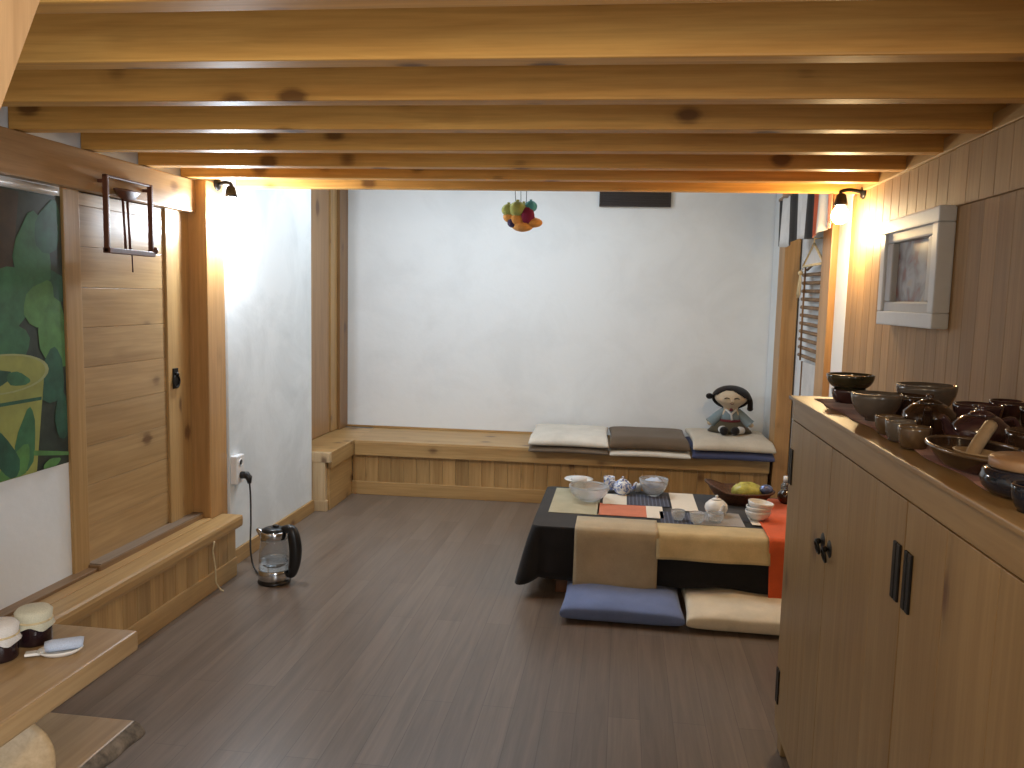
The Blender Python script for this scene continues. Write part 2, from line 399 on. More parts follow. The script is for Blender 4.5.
# right wall: tongue and groove boards
b = MB(); y = Y0; rnd = random.Random(3)
while y < 4.36:
    w = 0.105; y1 = min(y+w, 4.37)
    b.box(XR, XR+0.02, y, y1-0.001, 0.0, 1.845 if y < 3.0 else 2.045, 0.003)
    y += w
y = Y0+0.03
while y < 2.99:
    y1 = min(y+0.105, 4.37)
    b.box(XR-0.008, XR+0.02, y, y1-0.001, 1.845, 2.045, 0.004)
    y += 0.105
b.box(XR+0.021, XR+0.1, Y0, 4.37, 0, 2.3)
struct(b.build('wall_right', M['wallR']))
b = MB(); b.box(XR-0.014, XR+0.03, Y0, 4.30, 2.045, 2.10, 0.004); struct(b.build('trim_2', M['pineY']))
b = MB(); b.box(XR, XR+0.1, 4.37, 4.60, 0, 2.7, 0.003); struct(b.build('wall_right.001', M['white']))
b = MB(); b.box(XR+0.08, XR+0.16, 4.60, 6.1, 0, 2.7); struct(b.build('wall_right.002', M['white']))
b = MB(); b.box(XR-0.005, XR+0.1, 6.10, 6.62, 0, 2.7); struct(b.build('wall_right.003', M['white']))

# seven ceiling beams
names = ['nearest the camera, at the top edge of the picture', 'second from the camera, with a big dark knot right of middle', 'third from the camera', 'fourth from the camera, over the picture frame',
         'fifth from the camera, its left end beside the hanging wooden frame', 'sixth from the camera, above both lamps', 'last one, thin strip against the white back wall']
ys = [1.545, 1.945, 2.343, 2.745, 3.137, 3.53, 3.885, 4.25]
labs = ['pine ceiling beam nearest the camera, only its underside showing', 'second pine ceiling beam from the camera, with the tallest bright face', 'third pine ceiling beam from the camera, spanning the whole picture',
        'fourth pine ceiling beam from the camera', 'fifth pine ceiling beam from the camera, counting toward the white wall', 'third-last pine ceiling beam before the white back wall',
        'pine ceiling beam just before the last one', 'last pine ceiling beam, from left post lamp to right lamp']
for i, (yy, lab) in enumerate(zip(ys, labs)):
    b = MB()
    x0 = XW+0.01 if i < 7 else -2.10
    x1 = XR+0.09
    if i == 7: b.box(x0, x1, 0, 0.055, 0, 0.19, 0.006)
    else: b.box(x0, x1, 0, 0.068, 0, 0.19, 0.006)
    o = b.build('ceiling_beam', M['beam']); o.location = (0, yy, 2.05); o.rotation_euler.z = SKEW
    tag(o, lab, 'beam', 'pine ceiling beams')

# left timber frame: lintel, post, door, door jamb
b = MB(); b.box(XW-0.05, -2.14, 1.2, 3.92, 1.885, 2.045, 0.006)
tag(b.build('wooden_lintel', M['lintel']), 'wooden lintel beam over the board door and green poster', 'lintel')
b = MB(); b.box(-2.195, -2.088, 3.92, 4.105, 0.0, 2.05, 0.006)
tag(b.build('wooden_post', M['postZ']), 'square wooden post by the board door, left lamp at its top', 'post')
b = MB(); b.box(XW-0.04, XW+0.012, 2.975, 3.075, 0.33, 1.885, 0.004)
struct(b.build('trim_3', M['pineZ']))
dr = thing('door_1', None, None, (XW, 3.08, 0.345), kind='structure')
b = MB(); z = 0.0
for h in (0.165,)*9 + (0.06,):
    b.box(-0.03, 0.0, 0.0, 0.62, z, z+h-0.0006, 0.0022); z += h
b.build('door_panel', M['doorY'], dr)
b = MB(); b.box(-0.03, 0.012, 0.62, 0.735, 0, 1.54, 0.003); b.build('door_stile', M['pineZ'], dr)
b = MB(); b.box(0.012, 0.018, 0.655, 0.70, 0.67, 0.77, 0.002); pl = b.build('door_handle', M['iron'], dr)
b = MB(); b.tube([(0.02, 0.677+0.028*math.cos(t), 0.705+0.03*math.sin(t)) for t in [k*PI/8 for k in range(17)]], 0.005, 8); b.ball((0.022, 0.677, 0.74), 0.012)
b.build('pull_ring', M['iron'], pl)
b = MB(); b.box(XW-0.04, XW+0.004, 3.815, 3.925, 0.33, 1.885, 0.004); struct(b.build('trim_4', M['pineZ']))
# threshold sill
b = MB(); b.box(XW-0.03, -2.125, 3.06, 3.918, 0.285, 0.345, 0.005)
struct(b.build('trim_5', [M['darkY']]))
b = MB(); b.box(XW-0.002, -2.128, 3.07, 3.915, 0.345, 0.349, 0.001); struct(b.build('trim_6', M['sill']))
b = MB(); b.box(XW, -2.135, 1.0, 3.06, 0.285, 0.335, 0.004); struct(b.build('trim_7', M['darkY']))

# step / ledge along the left wall
st = thing('wooden_ledge', 'low boxed wooden step ledge running along the left wall under the door', 'ledge', (-1.96, 1.0, 0))
b = MB()
b.box(-0.124, 0.0, 0, 3.03, 0.258, 0.322, 0.018); b.box(-0.23, -0.118, 0, 2.915, 0.262, 0.3215, 0.002)
b.build('top_board', M['pineY'], st)
b = MB(); y = 0.0
while y < 2.98:
    b.box(-0.05, -0.028, y, min(y+0.099, 2.99), 0.09, 0.262, 0.004); y += 0.1
b.box(-0.115, -0.05, 2.97, 2.99, 0.0, 0.262, 0.002)
b.build('front_panel', M['pineZ'], st)
b = MB(); b.box(-0.05, -0.018, 0, 2.985, 0.0, 0.10, 0.006); b.build('base_rail', M['pineY'], st)
b = MB(); b.tube([(-1.955, 3.70, 0.27), (-1.967, 3.705, 0.22), (-1.962, 3.72, 0.13), (-1.95, 3.70, 0.06), (-1.945, 3.735, 0.012), (-1.93, 3.74, 0.004)], 0.004, 6)
tag(b.build('white_string', M['straw']), 'white string dangling down the front of the left ledge', 'string')

# alcove panelling, stile and corner post at the back left
b = MB()
y = 5.30
while y < 6.10:
    b.box(-2.26, -2.25, y, min(y+0.40, 6.1)-0.001, 0.42, 2.66, 0.002); y += 0.40
struct(b.build('wall_left.003', wood('alcove_boards', (0.42, 0.255, 0.12), (0.32, 0.18, 0.08), 'Z', rough=0.4, knots=0.7, var=0.06)))
b = MB(); b.box(-2.26, -2.238, 6.10, 6.24, 0.42, 2.66, 0.003); struct(b.build('trim_8', M['pineZ']))
b = MB(); b.box(-2.27, -2.215, 6.24, 6.43, 0.415, 2.66, 0.004)
tag(b.build('wooden_post.001', M['darkZ']), 'brown corner post at the left edge of the white back wall', 'post')

# built-in L-shaped bench
be = thing('bench', 'built-in L-shaped pine bench along the white back wall', 'bench', (0.097, 0, 0), SKEW)
b = MB()
b.box(-1.965, 1.08, 5.865, YB-0.002, 0.388, 0.413, 0.004); b.box(-2.24, -1.945, 5.365, YB-0.06, 0.388, 0.4135, 0.004)
b.build('seat_board', M['pineX'], be)
b = MB()
b.box(-1.94, 1.08, 5.862, 5.89, 0.302, 0.402, 0.005)
b.build('front_rail', M['pineX'], be)
b = MB(); x = -1.96
while x < 1.07:
    b.box(x, min(x+0.097, 1.08), 5.892, 5.905, 0.0, 0.305, 0.003); x += 0.098
b.build('front_panel', M['pineZ'], be)
b = MB(); b.box(-1.965, 1.08, 5.877, 5.893, 0.0, 0.10, 0.004); b.build('base_rail', M['pineX'], be)
b = MB()
b.box(-1.975, -1.945, 5.375, 5.90, 0.30, 0.402, 0.005); b.box(-1.985, -1.965, 5.385, 5.90, 0.0, 0.302, 0.003)
b.build('return_panel', M['pineY'], be)
b = MB()
b.box(-2.12, -1.945, 5.338, 5.374, 0.345, 0.4135, 0.004); b.box(-2.12, -1.982, 5.342, 5.39, 0.06, 0.35, 0.004); b.box(-2.12, -1.972, 5.340, 5.374, 0.0, 0.075, 0.004)
tag(b.build('end_panel', M['paleZ'], be), 'pale stepped end panel')
b = MB(); b.box(-2.2, 1.1, YB-0.014, YB-0.002, 0.413, 0.43, 0.002); o = struct(b.build('baseboard_back', M['pineX'])); o.rotation_euler.z = SKEW

# right-hand timber opening
b = MB(); b.box(1.086, 1.19, 5.885, 6.10, 0.0, 2.66, 0.005)
tag(b.build('wooden_post.002', M['postZ']), 'brown wooden post at the right end of the bench, under the striped valance', 'post')
b = MB(); b.box(1.085, 1.2, 4.60, 4.80, 0.0, 2.66, 0.005)
tag(b.build('wooden_post.003', M['postZ']), 'wooden post between the bamboo blind and the bright white strip', 'post')

# ================================================================== LAMPS
def sconce(loc, wall_x, label, m_bulb, col, power):
    """a bare globe bulb hanging in a dark holder from a short arm on the wall at wall_x"""
    t = thing('wall_lamp', label, 'lamp', loc)
    dx = wall_x-loc[0]; sg = 1 if dx > 0 else -1
    b = MB(); b.lathe([(0, 0.0), (0.032, 0), (0.034, 0.006), (0.026, 0.014), (0, 0.016)], 20, mat=Matrix.Translation((dx, 0, 0.075)) @ Matrix.Rotation(-sg*PI/2, 4, 'Y')); b.build('wall_plate', M['iron'], t)
    b = MB(); b.tube(smooth([(dx-sg*0.01, 0, 0.075), (dx*0.4, 0, 0.085), (0, 0, 0.078), (0, 0, 0.06)]), 0.009, 10); b.build('arm', M['iron'], t)
    b = MB(); b.lathe([(0, 0.07), (0.014, 0.068), (0.022, 0.06), (0.030, 0.025), (0.031, 0.012), (0.026, 0.012), (0.02, 0.03), (0, 0.035)], 24); b.build('socket', M['iron'], t)
    b = MB(); b.lathe([(0, -0.078), (0.014, -0.076), (0.028, -0.068), (0.038, -0.052), (0.041, -0.036), (0.037, -0.018), (0.025, 0.0), (0.015, 0.016), (0.013, 0.03), (0, 0.03)], 28); b.build('bulb', m_bulb, t)
    l = bpy.data.lights.new('bulb_light', 'POINT'); l.energy = power; l.color = col; l.shadow_soft_size = 0.042
    lo = bpy.data.objects.new('bulb_light', l); COL.objects.link(lo); lo.location = (loc[0]-sg*0.012, loc[1], loc[2]-0.126)
    return t
sconce((-2.01, 4.03, 1.965), -2.088, 'glowing white bulb lamp in a dark holder at the left post', emis('cool_bulb', (0.85, 0.93, 1.0), 60), (0.80, 0.90, 1.0), 40)
sconce((1.015, 4.17, 1.965), XR, 'glowing warm bulb lamp in a dark holder beside the right wall', emis('warm_bulb', (1.0, 0.84, 0.55), 60), (1.0, 0.70, 0.34), 20)

# ================================================================== WALL THINGS
# banner-poster with a plant picture
po = thing('poster', 'large green poster of leaves and a yellow-green bucket on the left wall', 'poster', (XW, 2.97, 0.80))
pm = [plain('poster_dark', (0.018, 0.030, 0.020), 0.5, noise=0.7, nscale=9), plain('poster_leaf_green', (0.035, 0.135, 0.060), 0.5, noise=0.35, nscale=12), plain('poster_leaf_pale', (0.075, 0.20, 0.055), 0.5, noise=0.35, nscale=12),
      plain('poster_bucket', (0.27, 0.29, 0.075), 0.5, noise=0.2, nscale=8), plain('poster_rim', (0.30, 0.33, 0.15), 0.5, noise=0.1), plain('poster_brown', (0.045, 0.028, 0.015), 0.5, noise=0.5, nscale=8), plain('poster_leaf_deep', (0.018, 0.085, 0.050), 0.5, noise=0.4, nscale=12)]
b = MB(); b.box(0.002, 0.005, -1.05, 0, 0, 1.05); b.build('print_sheet', pm[0], po)
b = MB()
lay = [0.0052]
def leaf(cy, cz, ln, wd, ang, mi):
    lay[0] += 0.00006
    pts = []
    n = 14
    for k in range(n):
        t = 2*PI*k/n; u = math.cos(t)*ln/2; v = math.sin(t)*wd/2*(1-0.35*math.cos(t))*(1+0.08*math.sin(5*t))
        y = cy+u*math.cos(ang)-v*math.sin(ang); z = cz+u*math.sin(ang)+v*math.cos(ang)
        pts.append((lay[0], max(-1.05, min(-0.002, y)), max(0.002, min(1.048, z))))
    b.poly(pts, mi)
rnd = random.Random(11)
b.poly([(0.0052, -0.42, 0.55), (0.0052, -0.30, 0.55), (0.0052, -0.22, 1.04), (0.0052, -0.42, 1.04)], 5)
for k in range(13):
    leaf(rnd.uniform(-1.0, -0.05), rnd.uniform(0.1, 1.0), rnd.uniform(0.2, 0.34), rnd.uniform(0.14, 0.22), rnd.uniform(0, 6.3), rnd.choice((1, 6, 6)))
for a in ((-0.16, 0.83, 0.30, 0.19, 1.5, 1), (-0.07, 0.93, 0.22, 0.13, 1.2, 6), (-0.28, 0.66, 0.34, 0.22, 0.5, 1), (-0.13, 0.64, 0.2, 0.14, 0.9, 2), (-0.05, 0.53, 0.30, 0.20, 1.9, 2), (-0.33, 0.48, 0.28, 0.22, 0.2, 1), (-0.08, 0.36, 0.22, 0.14, 1.4, 6), (-0.03, 0.2, 0.2, 0.08, 1.6, 6)): leaf(*a)
X = 0.0078
b.poly([(X, -0.46, 0.0), (X, -0.185, 0.0), (X, -0.125, 0.375), (X, -0.56, 0.375)], 3)
b.poly([(X+0.0001, -0.46+0.018, 0.27), (X+0.0001, -0.146, 0.27), (X+0.0001, -0.144, 0.283), (X+0.0001, -0.46, 0.283)], 6)
for rr, mi, dx in ((1.0, 4, 0.0002), (0.92, 3, 0.0003)):
    b.poly([(X+dx, -0.335+0.235*rr*math.cos(2*PI*k/28), 0.385+0.072*rr*math.sin(2*PI*k/28)) for k in range(28)], mi)
lay[0] = X+0.0004
for a in ((-0.36, 0.37, 0.14, 0.06, 0.2, 6), (-0.26, 0.36, 0.12, 0.05, -0.2, 1), (-0.235, 0.13, 0.25, 0.10, 1.35, 1), (-0.30, 0.02, 0.24, 0.12, 0.9, 2), (-0.345, 0.10, 0.22, 0.09, 2.1, 6), (-0.10, 0.015, 0.10, 0.04, 0.2, 2)): leaf(*a)
b.poly([(X+0.0014, -0.2, 0.065), (X+0.0014, -0.004, 0.03), (X+0.0014, -0.004, 0.045), (X+0.0014, -0.2, 0.085)], 2)
b.build('plant_picture', pm, po)
b = MB(); b.tube([(0.014, -1.06, 1.062), (0.014, -0.045, 1.062)], 0.017, 12); b.build('top_rail', M['whitep'], po)

# hanging wooden frame with dipper
hf = thing('wall_hanging', 'small open dark wooden frame with a dipper hung before the board door', 'wall hanging', (-2.118, 3.135, 1.645)); hf.scale = (1, 0.92, 0.94)
def bar(name, *a):
    b = MB(); b.box(*a, 0.003); b.build(name, M['red_wood'], hf)
bar('side_bar', 0, 0.022, 0.0, 0.015, 0.0, 0.335); bar('side_bar', 0, 0.022, 0.345, 0.36, 0.0, 0.335)
bar('top_bar', 0, 0.02, 0.0, 0.36, 0.324, 0.335); bar('bottom_bar', -0.004, 0.028, 0.0, 0.36, -0.002, 0.022)
b = MB(); b.ball((0.015, 0.372, 0.028), 0.018); b.build('peg', M['red_wood'], hf)
b = MB(); b.lathe([(0, 0.235), (0.03, 0.237), (0.06, 0.25), (0.085, 0.275), (0.098, 0.283), (0.09, 0.286), (0.05, 0.289), (0, 0.29)], 24, (0.012, 0.165, 0), sx=0.28); b.build('dipper_bowl', M['red_wood'], hf)
for y in (0.135, 0.17):
    b = MB(); b.tube([(0.012, y-0.006, 0.25), (0.014, y, 0.12), (0.012, y+0.008, 0.02)], 0.0055, 8); b.build('dipper_handle', M['red_wood'], hf)
b = MB(); b.tube([(0.012, 0.19, 0.03), (0.012, 0.195, -0.08)], 0.003, 6); b.build('hanging_cord', M['red_wood'], hf)
for y in (0.008, 0.352):
    b = MB(); b.box(-0.0215, 0.002, y-0.006, y+0.006, 0.30, 0.315, 0.001); b.build('mounting_peg', M['red_wood'], hf)

# framed picture on the right wall
pf = thing('picture_frame', 'deep silver-white framed picture on the right board wall', 'picture', (XR-0.001, 3.02, 1.425))
W_, H_ = 0.63, 0.425
b = MB()
for (y0, y1, z0, z1) in ((0, W_, 0, 0.055), (0, W_, H_-0.055, H_), (0, 0.055, 0.055, H_-0.055), (W_-0.055, W_, 0.055, H_-0.055)):
    b.box(-0.058, 0, y0, y1, z0, z1, 0.006)
b.build('frame', M['grey_frame'], pf)
b = MB()
for (y0, y1, z0, z1) in ((0.05, W_-0.05, 0.05, 0.095), (0.05, W_-0.05, H_-0.095, H_-0.05), (0.05, 0.12, 0.095, H_-0.095), (W_-0.12, W_-0.05, 0.095, H_-0.095)):
    b.box(-0.047, -0.01, y0, y1, z0, z1, 0.008)
b.build('mount', M['mat'], pf)
pic, nt, bs = newmat('picture_print')
tc = N(nt, 'ShaderNodeTexCoord'); n = N(nt, 'ShaderNodeTexNoise', Scale=9.0, Detail=3.0, Distortion=0.7); L(nt, tc.outputs['Object'], n.inputs['Vector'])
L(nt, ramp(nt, n.outputs['Fac'], [(0.3, (0.10, 0.035, 0.03)), (0.42, (0.20, 0.075, 0.06)), (0.5, (0.22, 0.20, 0.20)), (0.62, (0.36, 0.36, 0.38)), (0.72, (0.42, 0.34, 0.24))]), bs.inputs['Base Color']); bs.inputs['Roughness'].default_value = 0.3
b = MB(); b.box(-0.022, -0.012, 0.11, W_-0.11, 0.085, H_-0.085); b.build('print', pic, pf)

# dark vent on the back wall
ve = thing('wall_vent', 'dark brown rectangular vent high on the white back wall', 'vent', (-0.215, YB-0.0045, 2.215), SKEW)
b = MB(); b.box(0, 0.545, -0.02, 0, 0, 0.12, 0.004); b.build('backing', M['vent'], ve)
b = MB()
for (x0, x1, z0, z1) in ((0, 0.545, 0, 0.014), (0, 0.545, 0.106, 0.12), (0, 0.014, 0, 0.12), (0.531, 0.545, 0, 0.12)): b.box(x0, x1, -0.03, -0.015, z0, z1, 0.002)
b.build('frame', M['vent'], ve)
for k in range(5):
    b = MB(); b.box(0.014, 0.531, -0.028, -0.018, 0.02+k*0.017, 0.026+k*0.017, 0.001); b.build('slat', M['vent'], ve)

# fabric mobile
mo = thing('hanging_mobile', 'colourful felt fruit mobile hanging from the last ceiling beam', 'mobile', (-0.55, 4.318, 1.85))
def pouch(x, y, z, r, m, name='felt_fruit', sc=(1, 1, 0.9)):
    b = MB(); b.ball((x, y, z), r, 18, sc)
    for v in b.bm.verts:
        d = v.co-Vector((x, y, z)); a = math.atan2(d.y, d.x); v.co = Vector((x, y, z))+d*(1+0.07*math.cos(6*a))
    b.lathe([(0.001, r*sc[2]*1.25), (r*0.25, r*sc[2]*1.2), (r*0.12, r*sc[2]*0.9), (r*0.2, r*sc[2]*0.8)], 10, (x, y, z))
    b.build(name, m, mo)
pouch(-0.065, 0.0, 0.105, 0.036, M['f_green']); pouch(-0.015, -0.02, 0.108, 0.044, M['f_green']); pouch(0.012, 0.02, 0.115, 0.034, M['f_green'])
pouch(0.052, 0.0, 0.125, 0.032, M['f_teal']); pouch(-0.06, 0.01, 0.072, 0.034, M['f_orange']); pouch(-0.015, -0.01, 0.055, 0.038, M['f_orange']); pouch(0.035, -0.015, 0.075, 0.042, M['f_maroon'], sc=(0.9, 0.9, 1.1))
pouch(0.01, 0.0, 0.022, 0.045, M['f_orange'], sc=(1.2, 1, 0.6)); pouch(0.068, 0.0, 0.042, 0.038, M['f_orange'], sc=(1.2, 1, 0.65)); pouch(-0.042, -0.01, 0.038, 0.026, M['f_navy'])
for x in (-0.03, 0.0, 0.03):
    b = MB(); b.tube([(x*0.9, -0.005, 0.13), (x, -0.02, 0.2005)], 0.0018, 6); b.build('string', M['hair'], mo)

# striped valance, its rod, the bamboo blind, straw ornament, hanger
va = thing('striped_valance', 'striped valance in white, black and orange-red over the right opening', 'valance', (1.0, 4.2, 1.87))
st_y = [4.28, 4.40, 4.53, 4.66, 4.84, 5.08, 5.34, 5.55, 5.66]
mt = [M['whitec'], M['salmon'], M['whitec'], M['red'], M['black_cloth'], M['whitec'], M['black_cloth'], M['whitec'], M['black_cloth']]
mats = [M['whitec'], M['black_cloth'], M['red'], M['salmon']]; idx = [3, 0, 2, 1, 0, 1, 0, 1]
b = MB()
for k in range(8):
    b.mi = idx[k]; ya, yb = st_y[k], st_y[k+1]
    def fn(u, v, ya=ya, yb=yb):
        y = ya+(yb-ya)*u; t = (y-4.2)/1.5
        x = 0.012*math.sin(y*19)*(0.3+0.7*(1-v)) + 0.006*math.sin(y*43)
        zb = 0.012*math.sin(y*9)
        return (x, y-4.2, zb+(0.30-zb)*v)
    b.grid(fn, 6, 8)
bmesh.ops.remove_doubles(b.bm, verts=b.bm.verts[:], dist=0.0005)
b.build('cloth', mats, va, solid=0.003)
b = MB(); b.tube([(0.004, 0.05, 0.31), (0.004, 1.49, 0.31)], 0.014, 12); b.build('rod', M['darkZ'], va)
b = MB(); b.tube([(0.004, 0.28, 0.31), (0.1205, 0.28, 0.31)], 0.006, 6); b.build('bracket', M['iron'], va)
b = MB(); b.tube([(0.004, 1.47, 0.31), (0.2, 1.47, 0.31)], 0.006, 6); b.build('bracket', M['iron'], va)

bl = thing('bamboo_blind', 'small ladder-like bamboo blind hanging in the right opening', 'blind', (1.16, 4.86, 1.14))
for k in range(11):
    b = MB(); b.tube([(0, 0.0, 0.02+k*0.052), (0, 0.74, 0.03+k*0.052)], 0.012, 8); b.build('slat', M['bamboo'], bl)
for y in (0.10, 0.64):
    b = MB(); b.tube([(-0.012, y, 0.0), (-0.014, y, 0.3), (-0.012, y, 0.60)], 0.006, 8); b.build('cord', M['bamboo'], bl)
b = MB(); b.box(0.012, 0.016, 0.06, 0.32, 0.0, 0.58); b.build('backing_strip', M['tanwood'], bl)
b = MB(); b.tube([(0, 0.10, 0.58), (0.0, 0.37, 0.63), (0, 0.64, 0.58)], 0.008, 8); b.box(-0.004, 0.04, 0.365, 0.375, 0.625, 0.632); b.build('hanging_loop', M['bamboo'], bl)
sf = thing('hanging_tassel', 'pale straw tassel tied at the upper left of the bamboo blind', 'ornament', (1.118, 5.50, 1.60))
b = MB()
for k in range(7):
    a = -0.5+k*0.16; b.tube([(0, 0, 0.1), (0.003*math.sin(k), 0.05*a, 0.05), (-0.006, 0.09*a, -0.04-0.01*(k % 3))], 0.005, 6)
b.build('straws', M['straw'], sf)
b = MB(); b.ball((0, 0, 0.1), 0.016); b.tube([(0, 0, 0.1), (0.012, -0.0, 0.13)], 0.003, 6); b.build('knot', M['straw'], sf)
hg = thing('clothes_hanger', 'pale cloth-hung triangular hanger under the striped valance', 'hanger', (1.11, 4.85, 1.735))
b = MB(); b.tube([(0, 0.0, 0), (0, 0.27, 0.125), (0, 0.54, 0), (0, 0.0, 0)], 0.008, 8); b.tube([(0, 0.27, 0.125), (0, 0.28, 0.155), (0.09, 0.28, 0.165)], 0.004, 6); b.build('hanger_bar', M['straw'], hg)
b = MB(); b.poly([(0.003, 0.02, 0.0), (0.003, 0.52, 0.0), (0.003, 0.27, 0.115)]); tag(b.build('cloth', M['whitec'], hg, solid=0.003), 'pale cloth triangle')
pn = thing('paper_screen', 'white paper screen below the bamboo blind in the right opening', 'screen', (1.175, 4.83, 0.88))
b = MB(); b.box(0, 0.012, 0.02, 0.72, 0.02, 0.25, 0.002); b.build('paper', M['whitec'], pn)
b = MB(); b.box(-0.006, 0.014, 0, 0.74, 0, 0.02, 0.002); b.box(-0.006, 0.014, 0, 0.02, 0.02, 0.25, 0.002); b.box(-0.006, 0.014, 0.72, 0.74, 0.02, 0.25, 0.002); b.build('frame', M['darkZ'], pn)

# wall socket, kettle plug + cord, kettle
so = thing('wall_socket', 'white wall socket box on the plaster wall by the left post', 'socket', (-2.075, 4.115, 0.455))
b = MB(); b.box(0, 0.035, 0, 0.095, 0, 0.155, 0.006); b.build('box', M['whitep'], so)
b = MB(); b.lathe([(0, 0), (0.018, 0), (0.021, 0.003), (0.017, 0.004), (0.016, -0.002), (0, -0.002)], 20, mat=Matrix.Translation((0.035, 0.047, 0.115)) @ Matrix.Rotation(PI/2, 4, 'Y')); b.build('outlet', M['whitep'], so)
pc = thing('power_cord', 'black kettle cord and plug hanging from the white wall socket', 'cord', (-2.036, 4.165, 0.50))
b = MB(); b.tube([(-0.003, 0, 0), (0.03, 0, 0), (0.042, 0, -0.012), (0.045, 0, -0.045)], [0.02, 0.021, 0.018, 0.01], 12); b.build('plug', M['black'], pc)
P = [(0.045, 0.0, -0.04), (0.05, 0.0, -0.12), (0.06, -0.02, -0.25), (0.075, -0.06, -0.38), (0.10, -0.09, -0.46), (0.14, -0.13, -0.49), (0.17, -0.16, -0.494), (0.19, -0.18, -0.494)]
b = MB(); b.tube(smooth(P), 0.005, 8); b.build('cable', M['black'], pc)

ke = thing('electric_kettle', 'glass and steel electric kettle with a black handle on the floor', 'kettle', (-1.748, 3.93, 0), 0.0); ke.scale = (1, 1, 1.10)
b = MB(); b.lathe([(0, 0), (0.082, 0), (0.084, 0.006), (0.080, 0.016), (0, 0.016)], 40); b.build('power_base', M['black'], ke)
b = MB(); b.lathe([(0, 0.017), (0.077, 0.017), (0.080, 0.022), (0.080, 0.062), (0.077, 0.066), (0, 0.066)], 40); b.build('steel_bottom', M['steel'], ke)
b = MB(); b.lathe([(0.077, 0.066), (0.078, 0.10), (0.074, 0.16), (0.066, 0.205), (0.063, 0.215), (0.061, 0.215), (0.064, 0.203), (0.072, 0.16), (0.076, 0.10), (0.075, 0.0665), (0.077, 0.066)], 40); b.build('glass_body', M['smoke'], ke)
b = MB(); b.lathe([(0.065, 0.212), (0.069, 0.214), (0.066, 0.245), (0.061, 0.25), (0.060, 0.215)], 40)
b.tube([(-0.055, 0, 0.222), (-0.075, 0, 0.235), (-0.092, 0, 0.252)], [0.02, 0.015, 0.009], 12); b.build('collar_spout', M['steel'], ke)
b = MB(); b.lathe([(0.06, 0.248), (0.061, 0.255), (0.04, 0.264), (0, 0.267)], 32); b.ball((0.01, 0, 0.27), 0.013, 12, (1.4, 1, 0.6)); b.build('lid', M['black'], ke)
hp = smooth([(0.045, 0, 0.258), (0.09, 0, 0.258), (0.104, 0, 0.235), (0.116, 0, 0.17), (0.112, 0, 0.10), (0.098, 0, 0.05), (0.078, 0, 0.038)], 5)
b = MB(); b.tube(hp, [0.014+0.019*math.sin(PI*k/(len(hp)-1)) for k in range(len(hp))], 12); b.build('handle', M['black'], ke)
b = MB(); b.lathe([(0, 0.068), (0.072, 0.068), (0.073, 0.115), (0, 0.115)], 32); b.build('water', M['glass'], ke)

# ================================================================== CUSHIONS
def cushion(name, label, w, d, h, m, loc, rz=0.0, group=None, seed=0, wr=0.004, sag=0.0):
    r = random.Random(seed); ph = [r.uniform(0, 6) for _ in range(6)]
    t = bmesh.new(); n = 22; rows = []
    def hz(u, v):
        e = (max(0, 1-abs(u)**4)*max(0, 1-abs(v)**4))**0.22
        w_ = wr*(math.sin(u*5+ph[0]+v*2)+math.sin(v*6+ph[1]-u*3)+0.7*math.sin((u+v)*9+ph[2]))
        return h/2*e, w_*e
    b = MB(); gridv = {}
    for sgn in (1, -1):
        for i in range(n+1):
            for j in range(n+1):
                if sgn == -1 and (i in (0, n) or j in (0, n)): gridv[sgn, i, j] = gridv[1, i, j]; continue
                u, v = 2*i/n-1, 2*j/n-1
                u, v = math.sin(u*PI/2), math.sin(v*PI/2)
                e, q = hz(u, v)
                pin = 1-0.045*(abs(u)**3)*(1-v*v) ; pin2 = 1-0.045*(abs(v)**3)*(1-u*u)
                z = h/2+(e+q if sgn == 1 else -e)
                zz = max(0.0, z); yl = v*d/2*pin2
                if sag and yl < 0.10-d/2: zz -= sag*((0.10-d/2-yl)/0.10)**1.2
                gridv[sgn, i, j] = b.bm.verts.new((u*w/2*pin, yl, zz))
        for i in range(n):
            for j in range(n):
                fc = b.bm.faces.new([gridv[sgn, i, j], gridv[sgn, i+1, j], gridv[sgn, i+1, j+1], gridv[sgn, i, j+1]]); fc.smooth = True
    o = b.build(name, m); o.location = loc; o.rotation_euler.z = rz
    return tag(o, label, 'cushion', group)
ZB = 0.4145
def yb(x): return 5.85+SKEW*x
G = 'cushions stacked on the bench'
for (x, w, h0, m0, l0, h1, m1, l1, dy0, dy1, dx1) in (
    (-0.36, 0.575, 0.048, M['taupe_c'], 'grey-brown cushion under the pale one, left stack on the bench', 0.062, M['cream2'], 'pale cream cushion on top of the left bench stack', 0.30, 0.295, 0.0),
    (0.22, 0.57, 0.045, M['cream2'], 'pale cushion under the brown one, middle stack on the bench', 0.068, M['brown_c'], 'dark brown cushion on top of the middle bench stack', 0.285, 0.30, -0.006),
    (0.795, 0.57, 0.062, M['navy_c'], 'navy blue cushion under the beige one, right stack on the bench', 0.062, M['beige_c'], 'beige cushion under the rag doll, right stack on the bench', 0.295, 0.295, 0.004)):
    cushion('cushion', l0, w, 0.62, h0, m0, (x, yb(x)+dy0-0.06, ZB), SKEW, G, seed=int(x*100)+200, wr=0.0008, sag=0.032)
    cushion('cushion', l1, w, 0.64, h1, m1, (x+dx1, yb(x)+dy1-0.055, ZB+h0+0.001), SKEW, G, seed=int(x*100)+7, wr=0.0008, sag=0.034)
G2 = 'floor cushions in front of the low table'
cushion('floor_cushion', 'blue floor cushion in front of the low table', 0.575, 0.50, 0.088, M['blue_c'], (0.045, 3.92, 0.001), 0.0, G2, 5, 0.002)
cushion('floor_cushion', 'cream floor cushion beside the blue one, before the low table', 0.56, 0.50, 0.088, M['cream'], (0.618, 3.91, 0.001), -0.01, G2, 8, 0.003)

